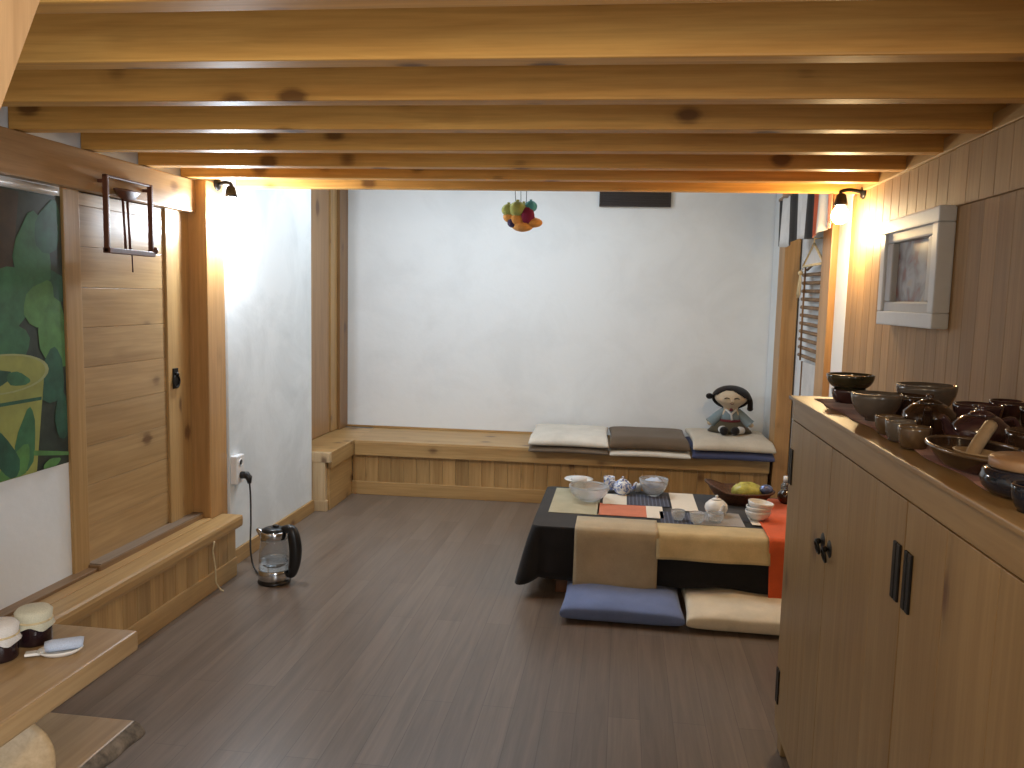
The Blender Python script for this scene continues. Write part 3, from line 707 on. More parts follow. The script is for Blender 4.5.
# ================================================================== RAG DOLL
do = thing('rag_doll', 'rag doll with black hair and blue jacket sitting on the beige cushion', 'doll', (0.82, 6.22, 0.5415), -0.05); do.scale = (1.08, 1.0, 0.95)
me = bpy.data.meshes.new('body')
V = [(0, 0, 0.05), (0, 0.0, 0.10), (0, 0, 0.155), (0, -0.005, 0.19), (0, -0.01, 0.235), (0, -0.01, 0.345),
     (-0.055, 0, 0.145), (-0.10, -0.01, 0.10), (-0.15, -0.02, 0.05), (0.055, 0, 0.145), (0.10, -0.01, 0.10), (0.155, -0.02, 0.045),
     (-0.04, -0.05, 0.035), (-0.055, -0.13, 0.028), (-0.05, -0.19, 0.028), (0.04, -0.05, 0.035), (0.075, -0.12, 0.028), (0.02, -0.175, 0.028), (0, -0.01, 0.27), (0, -0.01, 0.31)]
E_ = [(0, 1), (1, 2), (2, 3), (3, 4), (4, 18), (18, 19), (19, 5), (2, 6), (6, 7), (7, 8), (2, 9), (9, 10), (10, 11), (0, 12), (12, 13), (13, 14), (0, 15), (15, 16), (16, 17)]
R_ = [0.055, 0.052, 0.045, 0.034, 0.110, 0.085, 0.026, 0.023, 0.02, 0.026, 0.023, 0.02, 0.03, 0.024, 0.022, 0.03, 0.024, 0.022, 0.125, 0.118]
me.from_pydata(V, E_, []); body = bpy.data.objects.new('body', me); COL.objects.link(body); body.parent = do; me.materials.append(M['skin'])
sk = body.modifiers.new('skin', 'SKIN'); sk.use_smooth_shade = True
for v, r in zip(me.skin_vertices[0].data, R_): v.radius = (r, r)
me.skin_vertices[0].data[0].use_root = True
sb = body.modifiers.new('subsurf', 'SUBSURF'); sb.levels = 2; sb.render_levels = 2
HC = Vector((0, -0.010, 0.272))
b = MB(); b.ball(HC+Vector((0, 0.004, 0.0)), 0.122, 72, (1, 1, 0.70))
for v in list(b.bm.verts):
    d = v.co-HC
    # open the cap over the face; a side-swept fringe from the parting
    if d.y < 0.0 and d.z < 0.058-0.65*max(0, abs(d.x+0.02)-0.02):
        b.bm.verts.remove(v)
hair = b.build('hair', M['hair'], do, solid=0.008, offset=1)
for sx, z0 in ((-1, 0.285), (1, 0.25)):
    b = MB()
    if sx < 0: b.ball((-0.145, -0.01, 0.275), 0.026, 14, (1.0, 0.8, 0.9)); b.ball((-0.122, -0.005, 0.28), 0.014, 10)
    else: b.tube(smooth([(0.105, 0.0, 0.30), (0.125, -0.02, 0.25), (0.128, -0.025, 0.195)]), 0.019, 10); b.ball((0.128, -0.025, 0.19), 0.021, 12)
    b.build('pigtail', M['hair'], hair)
for x in (-0.035, 0.03):
    b = MB(); b.tube(smooth([(x-0.016, -0.119, 0.272), (x, -0.123, 0.279), (x+0.016, -0.119, 0.272)]), 0.004, 6); b.build('eye', M['hair'], do)
b = MB(); b.ball((0.0, -0.122, 0.256), 0.008, 8); b.build('nose', M['skin'], do)
b = MB(); b.tube(smooth([(-0.014, -0.115, 0.236), (0.0, -0.116, 0.231), (0.014, -0.115, 0.236)]), 0.003, 6); b.build('mouth', M['maroon'], do)
b = MB(); b.lathe([(0.042, 0.188), (0.052, 0.17), (0.066, 0.13), (0.072, 0.085), (0.068, 0.085), (0.06, 0.13), (0.045, 0.17)], 24)
for sx in (-1, 1):
    b.tube(smooth([(sx*0.035, 0, 0.165), (sx*0.075, -0.004, 0.128), (sx*0.118, -0.014, 0.078), (sx*0.135, -0.018, 0.062)]), [0.03+0.0007*k for k in range(19)], 14)
jk = b.build('jacket', M['jacket'], do)
b = MB(); b.tube([(-0.035, -0.045, 0.18), (0.002, -0.068, 0.145), (0.008, -0.075, 0.10)], 0.007, 6); b.tube([(0.035, -0.045, 0.18), (0.002, -0.066, 0.145)], 0.007, 6); b.build('collar', M['whitec'], jk)
b = MB(); b.ball((0.0, -0.078, 0.182), 0.013, 10); b.build('bow', M['maroon'], jk)
b = MB(); b.lathe([(0.066, 0.098), (0.085, 0.075), (0.125, 0.035), (0.150, 0.004), (0.143, 0.003), (0.115, 0.03), (0.07, 0.07)], 32, (0, -0.01, 0), sy=0.85); b.build('skirt', M['skirt'], do)
b = MB(); b.lathe([(0.068, 0.10), (0.073, 0.102), (0.078, 0.084), (0.07, 0.08)], 24, (0, -0.002, 0)); b.build('sash', M['maroon'], do)
for (a, c) in (((-0.055, -0.10, 0.030), (-0.05, -0.185, 0.030)), ((0.072, -0.11, 0.030), (0.024, -0.172, 0.030))):
    b = MB(); b.tube([a, c], [0.029, 0.027], 12); leg = b.build('stocking', M['whitec'], do)
    d = Vector(c)
    b = MB(); b.ball(d+Vector((0, -0.018, 0.006)), 0.03, 14, (1, 1.2, 1.1)); b.build('shoe', M['hair'], leg)

# ================================================================== LOW TABLE AND CLOTHS
TX0, TX1, TY0, TY1, TZ = -0.41, 1.02, 4.04, 4.91, 0.352
ta = thing('low_table', 'low wooden table under the black cloth, one leg showing at left', 'table', ((TX0+TX1)/2, (TY0+TY1)/2, 0))
hx, hy = (TX1-TX0)/2-0.012, (TY1-TY0)/2-0.012
b = MB(); b.box(-hx, hx, -hy, hy, TZ-0.035, TZ-0.004, 0.008); b.build('table_top', M['tableW'], ta)
for yy in (-hy+0.1, hy-0.12):
    b = MB(); b.box(-hx+0.1, hx-0.1, yy, yy+0.02, TZ-0.09, TZ-0.035, 0.002); b.build('apron', M['tableW'], ta)
for sx in (-1, 1):
    for sy in (-1, 1):
        b = MB(); b.box(sx*(hx-0.14)-0.035, sx*(hx-0.14)+0.035, sy*(hy-0.05)-0.035, sy*(hy-0.05)+0.035, 0, TZ-0.035, 0.006); b.build('leg', M['tableW'], ta)
# black cloth: rounded rectangle top with a hanging, flaring skirt
def cloth_ring(t, n=160):
    """t = 0 at the edge, 1 at the hem"""
    out = []
    w, h, r = TX1-TX0, TY1-TY0, 0.035
    per = [(TX1-r, TY1-r, 0), (TX0+r, TY1-r, PI/2), (TX0+r, TY0+r, PI), (TX1-r, TY0+r, 1.5*PI)]
    cx, cy = (TX0+TX1)/2, (TY0+TY1)/2
    for k, (ax, ay, a0) in enumerate(per):
        for j in range(13):
            a = a0+PI/2*j/12
            fl = math.sin(PI*j/12)**1.5
            o = 0.008+0.03*t+0.078*fl*t**0.7
            x = ax+(r+o)*math.cos(a); y = ay+(r+o)*math.sin(a)
            out.append((x, y, -0.035*fl*t))
        nx, ny, na = per[(k+1) % 4]
        a = a0+PI/2
        p0 = Vector((ax+r*math.cos(a), ay+r*math.sin(a))); p1 = Vector((nx+r*math.cos(na), ny+r*math.sin(na)))
        for j in range(1, 28):
            s = j/28; p = p0.lerp(p1, s)
            o = 0.008+0.03*t+t*0.014*math.sin(s*PI*7+k)*math.sin(PI*s) + 0.03*t*(abs(2*s-1)**4)
            out.append((p.x+o*math.cos(a), p.y+o*math.sin(a), 0.006*t*math.sin(s*19+k)))
    return out
b = MB(); prev = None
drop = 0.255
for t in (0, 0.04, 0.12, 0.3, 0.5, 0.7, 0.85, 1.0):
    rg = [b.bm.verts.new((x, y, TZ-drop*t+dz+(0.0 if t else 0.0))) for x, y, dz in cloth_ring(t)]
    if prev is None: b.bm.faces.new(rg)
    else:
        m = len(rg)
        for k in range(m):
            f = b.bm.faces.new([prev[k], prev[(k+1) % m], rg[(k+1) % m], rg[k]]); f.smooth = True
    prev = rg
tag(b.build('tablecloth', M['black_cloth'], solid=0.003, offset=1), 'black tablecloth draped over the low table, corner flaring out at left', 'tablecloth')
ZT = TZ+0.0035
def runner(name, label, x0, x1, yback, hang, m, lvl, skew=0.0, cat='table runner', seed=0):
    """a strip of cloth lying on the table that turns down over the front edge"""
    b = MB(); yf = TY0-0.014-0.004*lvl; z = ZT+0.0025*lvl
    path = [(yback, z), ((yback+yf)/2, z), (yf+0.02, z), (yf+0.004, z-0.004), (yf-0.006, z-0.016)]
    nh = 8
    for k in range(1, nh+1): path.append((yf-0.008-0.034*k/nh, z-0.016-(hang-0.016)*k/nh))
    def fn(u, v):
        i = v*(len(path)-1); k = min(int(i), len(path)-2); t = i-k
        y = path[k][0]*(1-t)+path[k+1][0]*t; zz = path[k][1]*(1-t)+path[k+1][1]*t
        h = max(0, (z-zz)/hang)
        return (x0+(x1-x0)*u+skew*(y-yf), y-h*0.006*(1+math.sin(u*9+seed)), zz)
    b.grid(fn, 24, len(path)-1)
    return tag(b.build(name, m, solid=0.002, offset=1), label, cat)
runner('table_runner', 'taupe linen runner hanging longest at the table front, above the blue cushion', -0.20, 0.213, 4.235, 0.29, M['taupe'], 2, seed=1)
runner('table_runner', 'yellowish beige linen runner hanging halfway down the table front', 0.205, 0.75, 4.20, 0.12, M['beige'], 1, seed=3)
runner('table_runner', 'orange-red runner hanging at the right end of the table', 0.745, 0.98, 4.86, 0.30, M['red'], 3, seed=2)
def mat(name, label, x0, x1, y0, y1, m, lvl, rz=0.0, cat='placemat'):
    b = MB(); w, d = (x1-x0)/2, (y1-y0)/2; b.box(-w, w, -d, d, 0, 0.002, 0.0006)
    o = b.build(name, m); o.location = ((x0+x1)/2, (y0+y1)/2, ZT+0.0024*lvl); o.rotation_euler.z = rz
    return tag(o, label, cat)
mat('placemat', 'olive-beige placemat at the left end of the table', -0.36, -0.09, 4.30, 4.875, M['olive'], 0)
mat('placemat', 'salmon-red placemat in front of the blue-white teapot', -0.10, 0.172, 4.305, 4.56, M['salmon'], 0)
mat('paper_sheet', 'cream paper behind the salmon placemat, by the glass bowl', -0.075, 0.06, 4.54, 4.78, M['paper'], 1, cat='paper')
mat('placemat', 'blue-black checked placemat under the blue patterned glass bowl', 0.06, 0.30, 4.545, 4.80, M['checks'], 1)
mat('paper_sheet', 'cream paper strip between the salmon and front checked placemats', 0.165, 0.255, 4.29, 4.54, M['paper'], 1, cat='paper')
mat('paper_sheet', 'large cream paper left of the white porcelain pot', 0.31, 0.45, 4.48, 4.89, M['paper'], 1, cat='paper')
mat('placemat', 'blue-black checked placemat under the front glass cups', 0.235, 0.40, 4.19, 4.44, M['checks'], 1)
mat('placemat', 'charcoal placemat behind and right of the white pot', 0.44, 0.74, 4.33, 4.89, M['darkmat'], 0)
mat('placemat', 'plain grey placemat at the table front, right of the cups', 0.40, 0.66, 4.205, 4.47, M['greymat'], 2)
mat('paper_sheet', 'small cream paper on the orange-red runner under the stacked cups', 0.70, 0.80, 4.25, 4.42, M['paper'], 3, cat='paper')
ZM = ZT+0.0052

def bowl_prof(r, h, foot=0.5, th=0.004):
    pr = [(0, 0.0), (r*foot, 0.0), (r*foot, h*0.08)]
    for k in range(1, 9):
        t = k/8; pr.append((r*(foot+(1-foot)*math.sin(t*PI/2)**0.9), h*(0.08+0.92*t**1.35)))
    inner = [(rr-th, z+0.001) for rr, z in pr[3:]][::-1]
    return pr+inner+[(r*foot*0.8, h*0.14), (0, h*0.12)]
def bowl(name, label, loc, r, h, m, foot=0.5, cat='bowl', th=0.004, group=None, tilt=None):
    b = MB(); b.lathe(bowl_prof(r, h, foot, th), 36); o = b.build(name, m); o.location = loc
    return tag(o, label, cat, group)
bowl('glass_bowl', 'wide clear glass bowl at the left end of the table', (-0.155, 4.60, ZM), 0.115, 0.085, M['frost'], 0.45, th=0.005)
sa = thing('saucer', 'small white saucer behind the wide glass bowl', 'saucer', (-0.225, 4.805, ZM))
b = MB(); b.lathe([(0, 0), (0.03, 0), (0.034, 0.05), (0.06, 0.062), (0.085, 0.072), (0.086, 0.076), (0.05, 0.068), (0, 0.062)], 32); b.build('dish', M['porc'], sa)
b = MB(); b.lathe([(0, 0.062), (0.05, 0.069), (0.045, 0.082), (0.0, 0.09)], 24); b.build('folded_napkin', M['whitec'], sa)
bowl('glass_bowl.001', 'deep glass bowl with blue pattern behind the checked placemat', (0.215, 4.80, ZM), 0.085, 0.10, M['frost'], 0.4, th=0.005)
b = MB(); b.ball((0, 0, 0), 0.055, 18, (1, 1, 0.5)); o = b.build('blue_towel', M['bluecloth']); o.location = (0.215, 4.80, ZM+0.075)
for v in o.data.vertices: v.co.z += 0.008*math.sin(v.co.x*90)*math.cos(v.co.y*70)
tag(o, 'crumpled pale blue cloth inside the deep glass bowl', 'cloth')

def teapot(name, label, loc, r, h, m, rz=0.0, spout=True, bail=False, lid_m=None, handle=True, sc=1.0):
    t = thing(name, label, 'teapot', loc, rz)
    b = MB(); b.lathe([(0, 0), (r*0.6, 0), (r*0.62, h*0.04), (r*0.85, h*0.18), (r, h*0.45), (r*0.93, h*0.7), (r*0.6, h*0.92), (r*0.48, h*0.96), (r*0.42, h*0.95), (0, h*0.9)], 32); b.build('body', m, t)
    b = MB(); b.lathe([(0, h*1.25), (r*0.12, h*1.24), (r*0.15, h*1.17), (r*0.08, h*1.1), (r*0.3, h*1.06), (r*0.47, h*0.98), (r*0.44, h*0.965), (0, h*0.965)], 24); b.build('lid', lid_m or m, t)
    if spout:
        b = MB(); pts = smooth([(-r*0.8, 0, h*0.35), (-r*1.2, 0, h*0.5), (-r*1.4, 0, h*0.8), (-r*1.6, 0, h*0.93)]); b.tube(pts, [r*0.24-r*0.13*k/(len(pts)-1) for k in range(len(pts))], 12); b.build('spout', m, t)
    if handle:
        b = MB(); b.tube(smooth([(r*0.8, 0, h*0.78), (r*1.3, 0, h*0.85), (r*1.55, 0, h*0.55), (r*1.3, 0, h*0.25), (r*0.85, 0, h*0.25)]), r*0.09, 10); b.build('handle', m, t)
    return t
teapot('teapot', 'blue and white patterned porcelain teapot between the glass bowls', (0.035, 4.79, ZM), 0.055, 0.085, M['bw'], 2.8)
bowl('tea_cup', 'white blue-patterned cup left of the patterned teapot', (-0.045, 4.86, ZM), 0.034, 0.085, M['bw'], 0.7, 'cup')
bowl('tea_cup.001', 'small white cup right of the patterned teapot', (0.125, 4.875, ZM), 0.026, 0.045, M['porc'], 0.6, 'cup')
teapot('teapot.001', 'round white porcelain teapot in the middle of the table', (0.535, 4.42, ZM), 0.062, 0.088, M['porc'], 1.9, spout=True, handle=False)
def glass_cup(label, x, y, r=0.036, h=0.048):
    t = thing('glass_cup', label, 'cup', (x, y, ZM+0.003), random.uniform(0, 6), 'glass tea cups at the table front')
    b = MB(); b.lathe(bowl_prof(r, h, 0.75, 0.003), 28); b.build('cup', M['frost'], t)
    b = MB(); b.tube(smooth([(r*0.95, 0, h*0.8), (r*1.55, 0, h*0.72), (r*1.5, 0, h*0.35), (r*0.9, 0, h*0.28)]), 0.003, 8); b.build('handle', M['frost'], t)
glass_cup('leftmost glass cup, on the checked placemat at the table front', 0.325, 4.28)
glass_cup('middle glass cup at the table front, left of the white teapot', 0.42, 4.25, 0.04)
glass_cup('rightmost glass cup, standing just before the white teapot', 0.515, 4.27, 0.042)
G3 = 'white bowls stacked on the small cream paper'
for k, lab in enumerate(('bottom white bowl of the stack on the orange-red runner', 'middle white bowl of the stack on the orange-red runner', 'top white bowl of the stack on the orange-red runner')):
    o = bowl('white_bowl', lab, (0.742+0.004*k, 4.355, ZT+0.0105+k*0.023), 0.066, 0.05, M['porc'], 0.5, group=G3)
    if k == 2: o.rotation_euler = (0, 0.12, 0)
# wicker tray with wrapped packet
tr = thing('wicker_tray', 'dark wicker tray tilted up at the back right of the table', 'tray', (0.695, 4.72, ZM))
b = MB(); b.lathe([(0, 0.003), (0.10, 0.0), (0.15, 0.03), (0.19, 0.075), (0.195, 0.078), (0.185, 0.08), (0.145, 0.038), (0.098, 0.010), (0, 0.011)], 40, sy=0.72)
for v in b.bm.verts: v.co.z += max(0, -v.co.x-0.08)*0.4*(1 if v.co.z > 0.02 else 0)
b.build('tray', M['wicker'], tr)
b = MB(); b.tube([(0.192*math.cos(2*PI*k/40), 0.138*math.sin(2*PI*k/40), 0.078+max(0, -0.192*math.cos(2*PI*k/40)-0.08)*0.4) for k in range(41)], 0.006, 8); b.build('rim', M['wicker'], tr)
b = MB(); b.ball((0, 0, 0), 0.085, 26, (1.05, 0.7, 0.62))
rr = random.Random(4)
for v in b.bm.verts: v.co *= 1+rr.uniform(-0.10, 0.08)
o = b.build('wrapped_packet', [M['yellow_w']]); o.location = (0.74, 4.72, ZM+0.072); tag(o, 'shiny yellow-green wrapped packet lying in the wicker tray', 'packet')
b = MB(); b.ball((0, 0, 0), 0.032, 14, (1.2, 0.9, 0.9)); o = b.build('foil_sweet', plain('blue_foil', (0.16, 0.20, 0.36), 0.2, 0.6, noise=0.4, nscale=60, bump=0.5)); o.location = (0.838, 4.69, ZM+0.094); tag(o, 'small blue foil sweet beside the yellow packet', 'sweet')
teapot('teapot.002', 'dark teapot at the back right corner of the table', (0.965, 4.77, ZM+0.0035), 0.05, 0.085, M['g_dark'], 1.6)
bo = thing('bottle', 'small bottle with a white cap by the dark teapot', 'bottle', (0.985, 4.885, ZM-0.003))
b = MB(); b.lathe([(0, 0), (0.028, 0), (0.03, 0.004), (0.03, 0.085), (0.014, 0.11), (0, 0.11)], 24); b.build('body', M['g_grey'], bo)
b = MB(); b.lathe([(0, 0.108), (0.018, 0.108), (0.018, 0.138), (0.0, 0.14)], 20); b.build('cap', M['whitep'], bo)

# ================================================================== CABINET
CX, CY1, CT = 0.56, 2.75, 1.203
CY0 = 0.35
ca = thing('cabinet', 'long pine cabinet with black iron fittings along the right wall', 'cabinet', (CX, CY1, 0))
b = MB(); b.box(-0.012, XR-CX-0.004, CY0-CY1, 0.012, CT-0.012, CT, 0.003); b.build('top_board', M['cabY'], ca)
b = MB(); b.box(0.0, 0.022, CY0-CY1, 0, CT-0.075, CT-0.012, 0.002); b.build('top_rail', M['cabY'], ca)
b = MB()
b.box(0.004, XR-CX-0.006, -0.022, 0, 0.09, CT-0.013, 0.002); b.box(0.004, XR-CX-0.006, CY0-CY1, CY0-CY1+0.022, 0.09, CT-0.013, 0.002); b.box(0.024, XR-CX-0.006, CY0-CY1+0.02, -0.02, 0.09, 0.11)
b.build('side_panel', M['cabZ'], ca)
b = MB(); b.box(0.002, 0.022, CY0-CY1, 0, 0.075, 0.115, 0.002); b.build('bottom_rail', M['cabY'], ca)
for y in (-0.07, -1.07, CY0-CY1+0.02):
    for x in (0.012, 0.50):
        b = MB(); b.box(x, x+0.045, y, y+0.055, 0.0, 0.09, 0.004); b.build('foot', M['cabZ'], ca)
# doors: each leaf is boards in a mesh, with hinges and ring pulls as sub-parts
DZ0, DZ1 = 0.117, CT-0.078
leaves = [(-0.003, -0.525, 'far'), (-0.528, -1.105, 'near'), (-1.110, -1.70, 'far'), (-1.703, -2.395, 'near')]
for (ya, yb_, side) in leaves:
    b = MB(); n = 3; w = (ya-yb_)/n
    for k in range(n): b.box(0.0, 0.02, ya-w*(k+1)+0.0004, ya-w*k-0.0004, DZ0, DZ1, 0.0012)
    d = b.build('door', M['cabZ'], ca)
    hy_ = ya-0.004 if side == 'far' else yb_+0.004
    for zc in ((0.975, 0.23) if side == 'far' else (0.975, 0.23)):
        b = MB()
        if side == 'far':
            for q in (0.006, 0.028): b.box(-0.005, 0.001, hy_-q-0.018, hy_-q, zc-0.058, zc+0.058, 0.002)
        else:
            for q in (0.006, 0.028): b.box(-0.005, 0.001, hy_+q, hy_+q+0.018, zc-0.058, zc+0.058, 0.002)
        b.build('hinge', M['iron'], d)
    py = yb_+0.035 if side == 'far' else ya-0.035
    b = MB(); b.lathe([(0, 0.004), (0.018, 0.003), (0.024, 0.0)], 16, mat=Matrix.Translation((0, py, 0.862)) @ Matrix.Rotation(-PI/2, 4, 'Y'))
    b.ball((-0.012, py, 0.862), 0.008)
    pts = [(-0.014-0.004*math.sin(t), py+0.018*math.cos(t), 0.846+0.018*math.sin(t)) for t in [k*PI/10 for k in range(21)]]
    b.tube(pts, 0.0035, 8); b.build('ring_pull', M['iron'], d)

# runner on the cabinet
b = MB()
b.grid(lambda u, v: (0.605+0.30*u+0.006*math.sin(v*31), 2.66-1.30*v, CT+0.0015+0.0007*math.sin(u*9+v*20)), 10, 60)
for f in b.bm.faces:
    vv = (2.66-f.calc_center_median().y)/1.30; f.material_index = 1 if int(vv*11) % 3 == 1 else 0
tag(b.build('cabinet_runner', [M['runner'], M['runner2']], solid=0.002, offset=1), 'rust and faded pink patchwork runner on top of the cabinet', 'table runner')
ZC = CT+0.0045
def pot_cup(name, label, x, y, r, h, m, foot=0.6, cat='cup', group=None, z=ZC, rot=None):
    o = bowl(name, label, (x, y, z), r, h, m, foot, cat, 0.004, group)
    if rot: o.rotation_euler = rot
    return o
pot_cup('pottery_cup', 'small plum-brown cup under the olive dish, far end of cabinet', 0.69, 2.585, 0.052, 0.040, M['g_plum'], 0.75)
pot_cup('pottery_dish', 'dark olive dish stacked on a cup at the far end of the cabinet', 0.69, 2.585, 0.069, 0.045, M['g_olive'], 0.62, 'dish', z=ZC+0.040)
pot_cup('pottery_bowl', 'grey flared bowl, second from the far end of the cabinet', 0.652, 2.19, 0.062, 0.070, M['g_grey'], 0.40)
pot_cup('pottery_bowl.001', 'large grey-brown bowl at the back, nearest the board wall', 0.845, 2.40, 0.078, 0.078, M['g_grey'], 0.5)
pot_cup('pottery_bowl.002', 'dark brown bowl in front of the large grey-brown bowl', 0.745, 2.27, 0.06, 0.06, M['g_dark'], 0.5)
G4 = 'small tea cups along the front of the cabinet top'
pot_cup('tea_cup.002', 'grey-brown tea cup beside the grey flared bowl, far one of three', 0.617, 1.965, 0.032, 0.042, M['g_tan'], 0.75, group=G4)
pot_cup('tea_cup.003', 'grey-brown tea cup, middle of three at the cabinet front edge', 0.614, 1.88, 0.032, 0.044, M['g_grey'], 0.75, group=G4)
pot_cup('tea_cup.004', 'tan tea cup next to the dark plate, near one of three', 0.613, 1.79, 0.033, 0.044, M['g_tan'], 0.75, group=G4)
teapot('pottery_teapot', 'dark brown glazed teapot behind the three tea cups', (0.71, 1.99, ZC), 0.06, 0.075, M['g_dark'], 1.2)
teapot('pottery_teapot.001', 'plum-brown glazed teapot behind the wooden scoop', (0.745, 1.80, ZC), 0.058, 0.075, M['g_plum'], 0.3)
pot_cup('pottery_bowl.003', 'dark glossy bowl behind the dark plate, right of the scoop', 0.785, 1.64, 0.058, 0.065, M['g_dark'], 0.55)
pot_cup('pottery_bowl.004', 'dark glossy bowl behind the black lidded jar', 0.785, 1.475, 0.06, 0.066, M['g_dark'], 0.55)
pot_cup('pottery_bowl.005', 'plum-brown bowl between the back row cups and the dark teapot', 0.86, 2.10, 0.055, 0.062, M['g_plum'], 0.55)
pot_cup('pottery_bowl.006', 'plum-brown bowl in the back row at the right picture edge', 0.90, 1.60, 0.055, 0.075, M['g_plum'], 0.6)
G5 = 'dark cups in the back row by the board wall'
for k, (x, y, lab) in enumerate(((0.96, 2.18, 'far dark cup in the back row by the board wall'), (0.97, 2.04, 'second dark cup in the back row by the board wall'), (0.96, 1.90, 'third dark cup in the back row by the board wall'), (0.95, 1.77, 'near dark cup in the back row by the board wall'))):
    pot_cup('dark_cup', lab, x, y, 0.04, 0.065, M['g_dark'] if k % 2 else M['g_plum'], 0.7, group=G5)
pl_ = thing('oval_plate', 'dark oval plate at the cabinet front holding a wooden scoop', 'plate', (0.655, 1.585, ZC), 0.05)
b = MB(); b.lathe([(0, 0.003), (0.6, 0.0), (0.75, 0.006), (0.97, 0.030), (1.0, 0.034), (0.97, 0.037), (0.74, 0.014), (0.6, 0.008), (0, 0.009)], 48)
for v in b.bm.verts: v.co.x *= 0.075; v.co.y *= 0.135
b.build('plate', M['g_dark'], pl_)
b = MB(); b.tube([(0.075*math.cos(2*PI*k/48)*0.985, 0.135*math.sin(2*PI*k/48)*0.985, 0.036) for k in range(49)], 0.0045, 8); b.build('rim', M['g_tan'], pl_)
sp = thing('wooden_scoop', 'tan wooden scoop standing across the dark oval plate', 'scoop', (0.66, 1.60, ZC+0.012), 0.3)
b = MB(); b.tube(smooth([(-0.03, -0.02, 0.006), (0.0, 0.0, 0.03), (0.05, 0.03, 0.062)]), [0.012]*13, 10); b.build('handle', M['tanwood'], sp)
b = MB(); b.lathe([(0, 0), (0.018, 0.004), (0.03, 0.018), (0.032, 0.022), (0.028, 0.022), (0, 0.006)], 24, (-0.02, -0.022, 0.0), sy=1.5); b.build('scoop_bowl', M['tanwood'], sp)
ja = thing('lidded_jar', 'black glazed jar with a flat wooden lid at the cabinet front', 'jar', (0.652, 1.38, ZC))
b = MB(); b.lathe([(0, 0), (0.058, 0), (0.068, 0.01), (0.072, 0.024), (0.068, 0.036), (0.060, 0.040), (0, 0.04)], 36); b.build('body', M['g_blue'], ja)
b = MB(); b.lathe([(0, 0.041), (0.058, 0.041), (0.060, 0.044), (0.060, 0.056), (0.056, 0.059), (0, 0.059)], 36); b.build('lid', M['lidwood'], ja)
pot_cup('pottery_jar', 'small black-blue jar at the right picture edge, nearest on the cabinet', 0.612, 1.272, 0.034, 0.04, M['g_blue'], 0.7, 'jar', z=CT+0.0005)

# ================================================================== NEAR LEFT: two-tier stand
sd = thing('display_stand', 'two-tier wooden stand with thick boards in the near left corner', 'stand', (-1.16, 1.83, 0))
b = MB(); b.box(-0.66, -0.013, -1.1, 0.0, 0.60, 0.65, 0.006); b.build('upper_board', M['shelf'], sd)
b = MB(); rr = random.Random(2); prof = []
n = 40
def edge_x(t): return -0.077+0.012*math.sin(t*9)+0.006*math.sin(t*31)
b.box(-0.66, -0.095, -1.0, 0.105, 0.295, 0.35, 0.006)
lb = b.build('lower_board', M['shelf'], sd)
b = MB()
b.grid(lambda u, v: (-0.096+(0.022+0.008*math.sin(u*21)+0.004*math.sin(u*57+v*5))*math.sin(PI*min(1, max(0, v)))**0.7, -1.0+1.104*u, 0.296+0.053*v), 60, 8)
b.build('bark_edge', M['bark'], lb)
for y in (-0.95, -0.12):
    b = MB(); b.box(-0.64, -0.59, y, y+0.06, 0.0, 0.60, 0.004); b.build('leg', M['shelf'], sd)
    b = MB(); b.box(-0.35, -0.29, y, y+0.06, 0.0, 0.295, 0.004); b.build('leg', M['shelf'], sd)
    b = MB(); b.box(-0.60, -0.25, y, y+0.06, 0.56, 0.60, 0.004); b.build('crossbar', M['shelf'], sd)
def jam_jar(label, x, y, mc, r=0.038, h=0.075):
    t = thing('jam_jar', label, 'jar', (x, y, 0.6505), 0, 'cloth-covered jars on the stand')
    b = MB(); b.lathe([(0, 0), (r*0.95, 0), (r, 0.004), (r, h*0.8), (r*0.85, h*0.9), (r*0.85, h), (0, h)], 28); b.build('glass_body', M['jam'], t)
    b = MB(); b.lathe([(0, h+0.012), (r*0.9, h+0.010), (r*1.08, h+0.002), (r*1.02, h*0.80), (r*1.0, h*0.76), (r*1.2, h*0.58), (r*1.17, h*0.57), (r*0.98, h*0.75)], 36)
    for v in b.bm.verts:
        if v.co.z < h*0.7:
            a = math.atan2(v.co.y, v.co.x); f = 1+0.07*math.sin(7*a); v.co.x *= f; v.co.y *= f; v.co.z += 0.006*math.sin(4*a)
    cv = b.build('cloth_cover', mc, t)
    b = MB(); b.tube([(r*1.03*math.cos(2*PI*k/24), r*1.03*math.sin(2*PI*k/24), h*0.765) for k in range(25)], 0.0025, 6); b.build('string_tie', M['straw'], cv)
jam_jar('dark jam jar with a cream cloth cover on the stand', -1.372, 1.722, M['lidcloth'])
jam_jar('jar with a white cloth cover at the left picture edge', -1.386, 1.628, M['whitec'])
ds = thing('white_dish', 'small white spoon-shaped dish on the stand board', 'dish', (-1.27, 1.675, 0.6505), 0.5); ds.scale = (0.85, 0.85, 0.85)
b = MB(); b.lathe([(0, 0.002), (0.035, 0), (0.042, 0.006), (0.05, 0.014), (0.048, 0.016), (0.038, 0.008), (0, 0.006)], 32, sx=1.15, sy=0.8); b.build('dish', M['porc'], ds)
b = MB(); b.box(-0.085, -0.045, -0.014, 0.010, 0.006, 0.014, 0.003); b.build('handle', M['porc'], ds)
b = MB(); b.tube([(-0.045, 0.0, 0), (-0.03, 0, 0.001), (0.04, 0, 0.001), (0.048, 0, 0)], [0.017, 0.02, 0.02, 0.018], 14)
for v in b.bm.verts: v.co.z *= 0.8
o = b.build('rolled_napkin', M['bluecloth']); o.scale = (0.85, 0.85, 0.85); o.location = (-1.266, 1.682, 0.6695); o.rotation_euler = (0, 0, 0.55); tag(o, 'rolled pale blue napkin lying on the white dish', 'napkin')
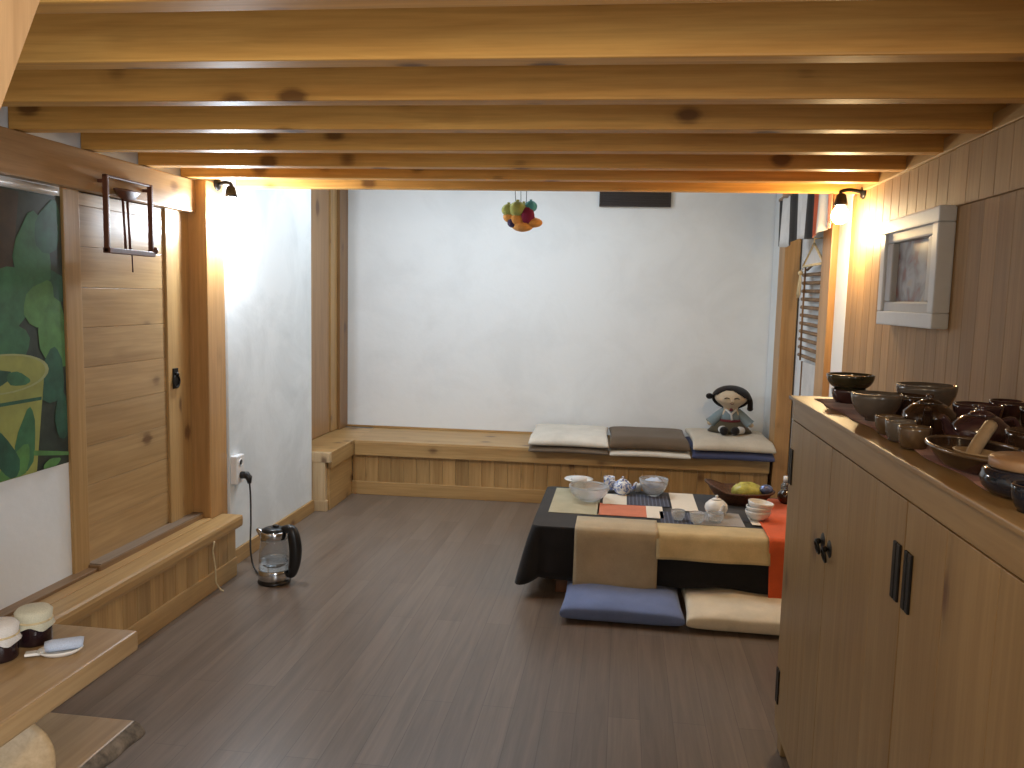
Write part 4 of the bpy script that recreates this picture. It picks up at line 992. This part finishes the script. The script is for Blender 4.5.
# round wooden tray standing on the lower board
b = MB()
b.lathe([(0, -0.012), (0.110, -0.012), (0.121, -0.006), (0.123, 0.0), (0.121, 0.006), (0.110, 0.012), (0, 0.012)], 48)
o = b.build('round_board', M['paleZ']); o.location = (-1.288, 1.47, 0.474); o.rotation_euler = (PI/2-0.08, 0, 0.65)
tag(o, 'pale round wooden board standing on the lower shelf of the stand', 'board')

# stair stringer, near upper left
b = MB(); e0 = Vector((-0.966, 0.30, 0.0)); e1 = Vector((-0.8795, 1.304, 2.20))
d = (e1-e0).normalized(); wv = Vector((0, -d.z, d.y)).normalized()*0.24; tv = Vector((-0.036, 0, 0))
q0 = [e0, e0+Vector((0, -0.24/d.z, 0)), e1+Vector((0, -0.24/d.z, 0)), e1]
b._new([p for p in q0]+[p+tv for p in q0], [(0, 1, 2, 3), (7, 6, 5, 4), (0, 4, 5, 1), (1, 5, 6, 2), (2, 6, 7, 3), (3, 7, 4, 0)])
o = b.build('stair_stringer', M['stair'])
tag(o, 'pale slanting stair side board at the top left corner', 'stair board')

# ================================================================== LIGHT
w = bpy.data.worlds.new('world'); S.world = w; w.use_nodes = True
bg = w.node_tree.nodes['Background']; bg.inputs[0].default_value = (0.80, 0.90, 1.0, 1); bg.inputs[1].default_value = 0.3
def area(name, loc, rot, sx, sy, e, col):
    l = bpy.data.lights.new(name, 'AREA'); l.shape = 'RECTANGLE'; l.size = sx; l.size_y = sy; l.energy = e; l.color = col
    o = bpy.data.objects.new(name, l); COL.objects.link(o); o.location = loc; o.rotation_euler = rot; return o
area('far_fill_light', (-1.0, 5.1, 2.62), (0, 0, 0), 1.6, 0.9, 30, (0.78, 0.90, 1.0))  # added fill for the back wall, unseen above the last beam
area('side_window', (XR-0.02, -0.6, 1.45), (0, math.radians(90), 0), 1.2, 1.6, 80, (0.88, 0.95, 1.0))
l = bpy.data.lights.new('room_lamp', 'POINT'); l.energy = 30; l.color = (1.0, 0.80, 0.52); l.shadow_soft_size = 0.12
o = bpy.data.objects.new('room_lamp', l); COL.objects.link(o); o.location = (-0.3, 0.2, 1.93)

v = S.view_settings; v.view_transform = 'Standard'; v.look = 'None'; v.gamma = 1; v.exposure = 0.0; v.use_curve_mapping = False
S.cycles.use_denoising = True
S.cycles.max_bounces = 10; S.cycles.transmission_bounces = 8; S.cycles.sample_clamp_indirect = 4.0
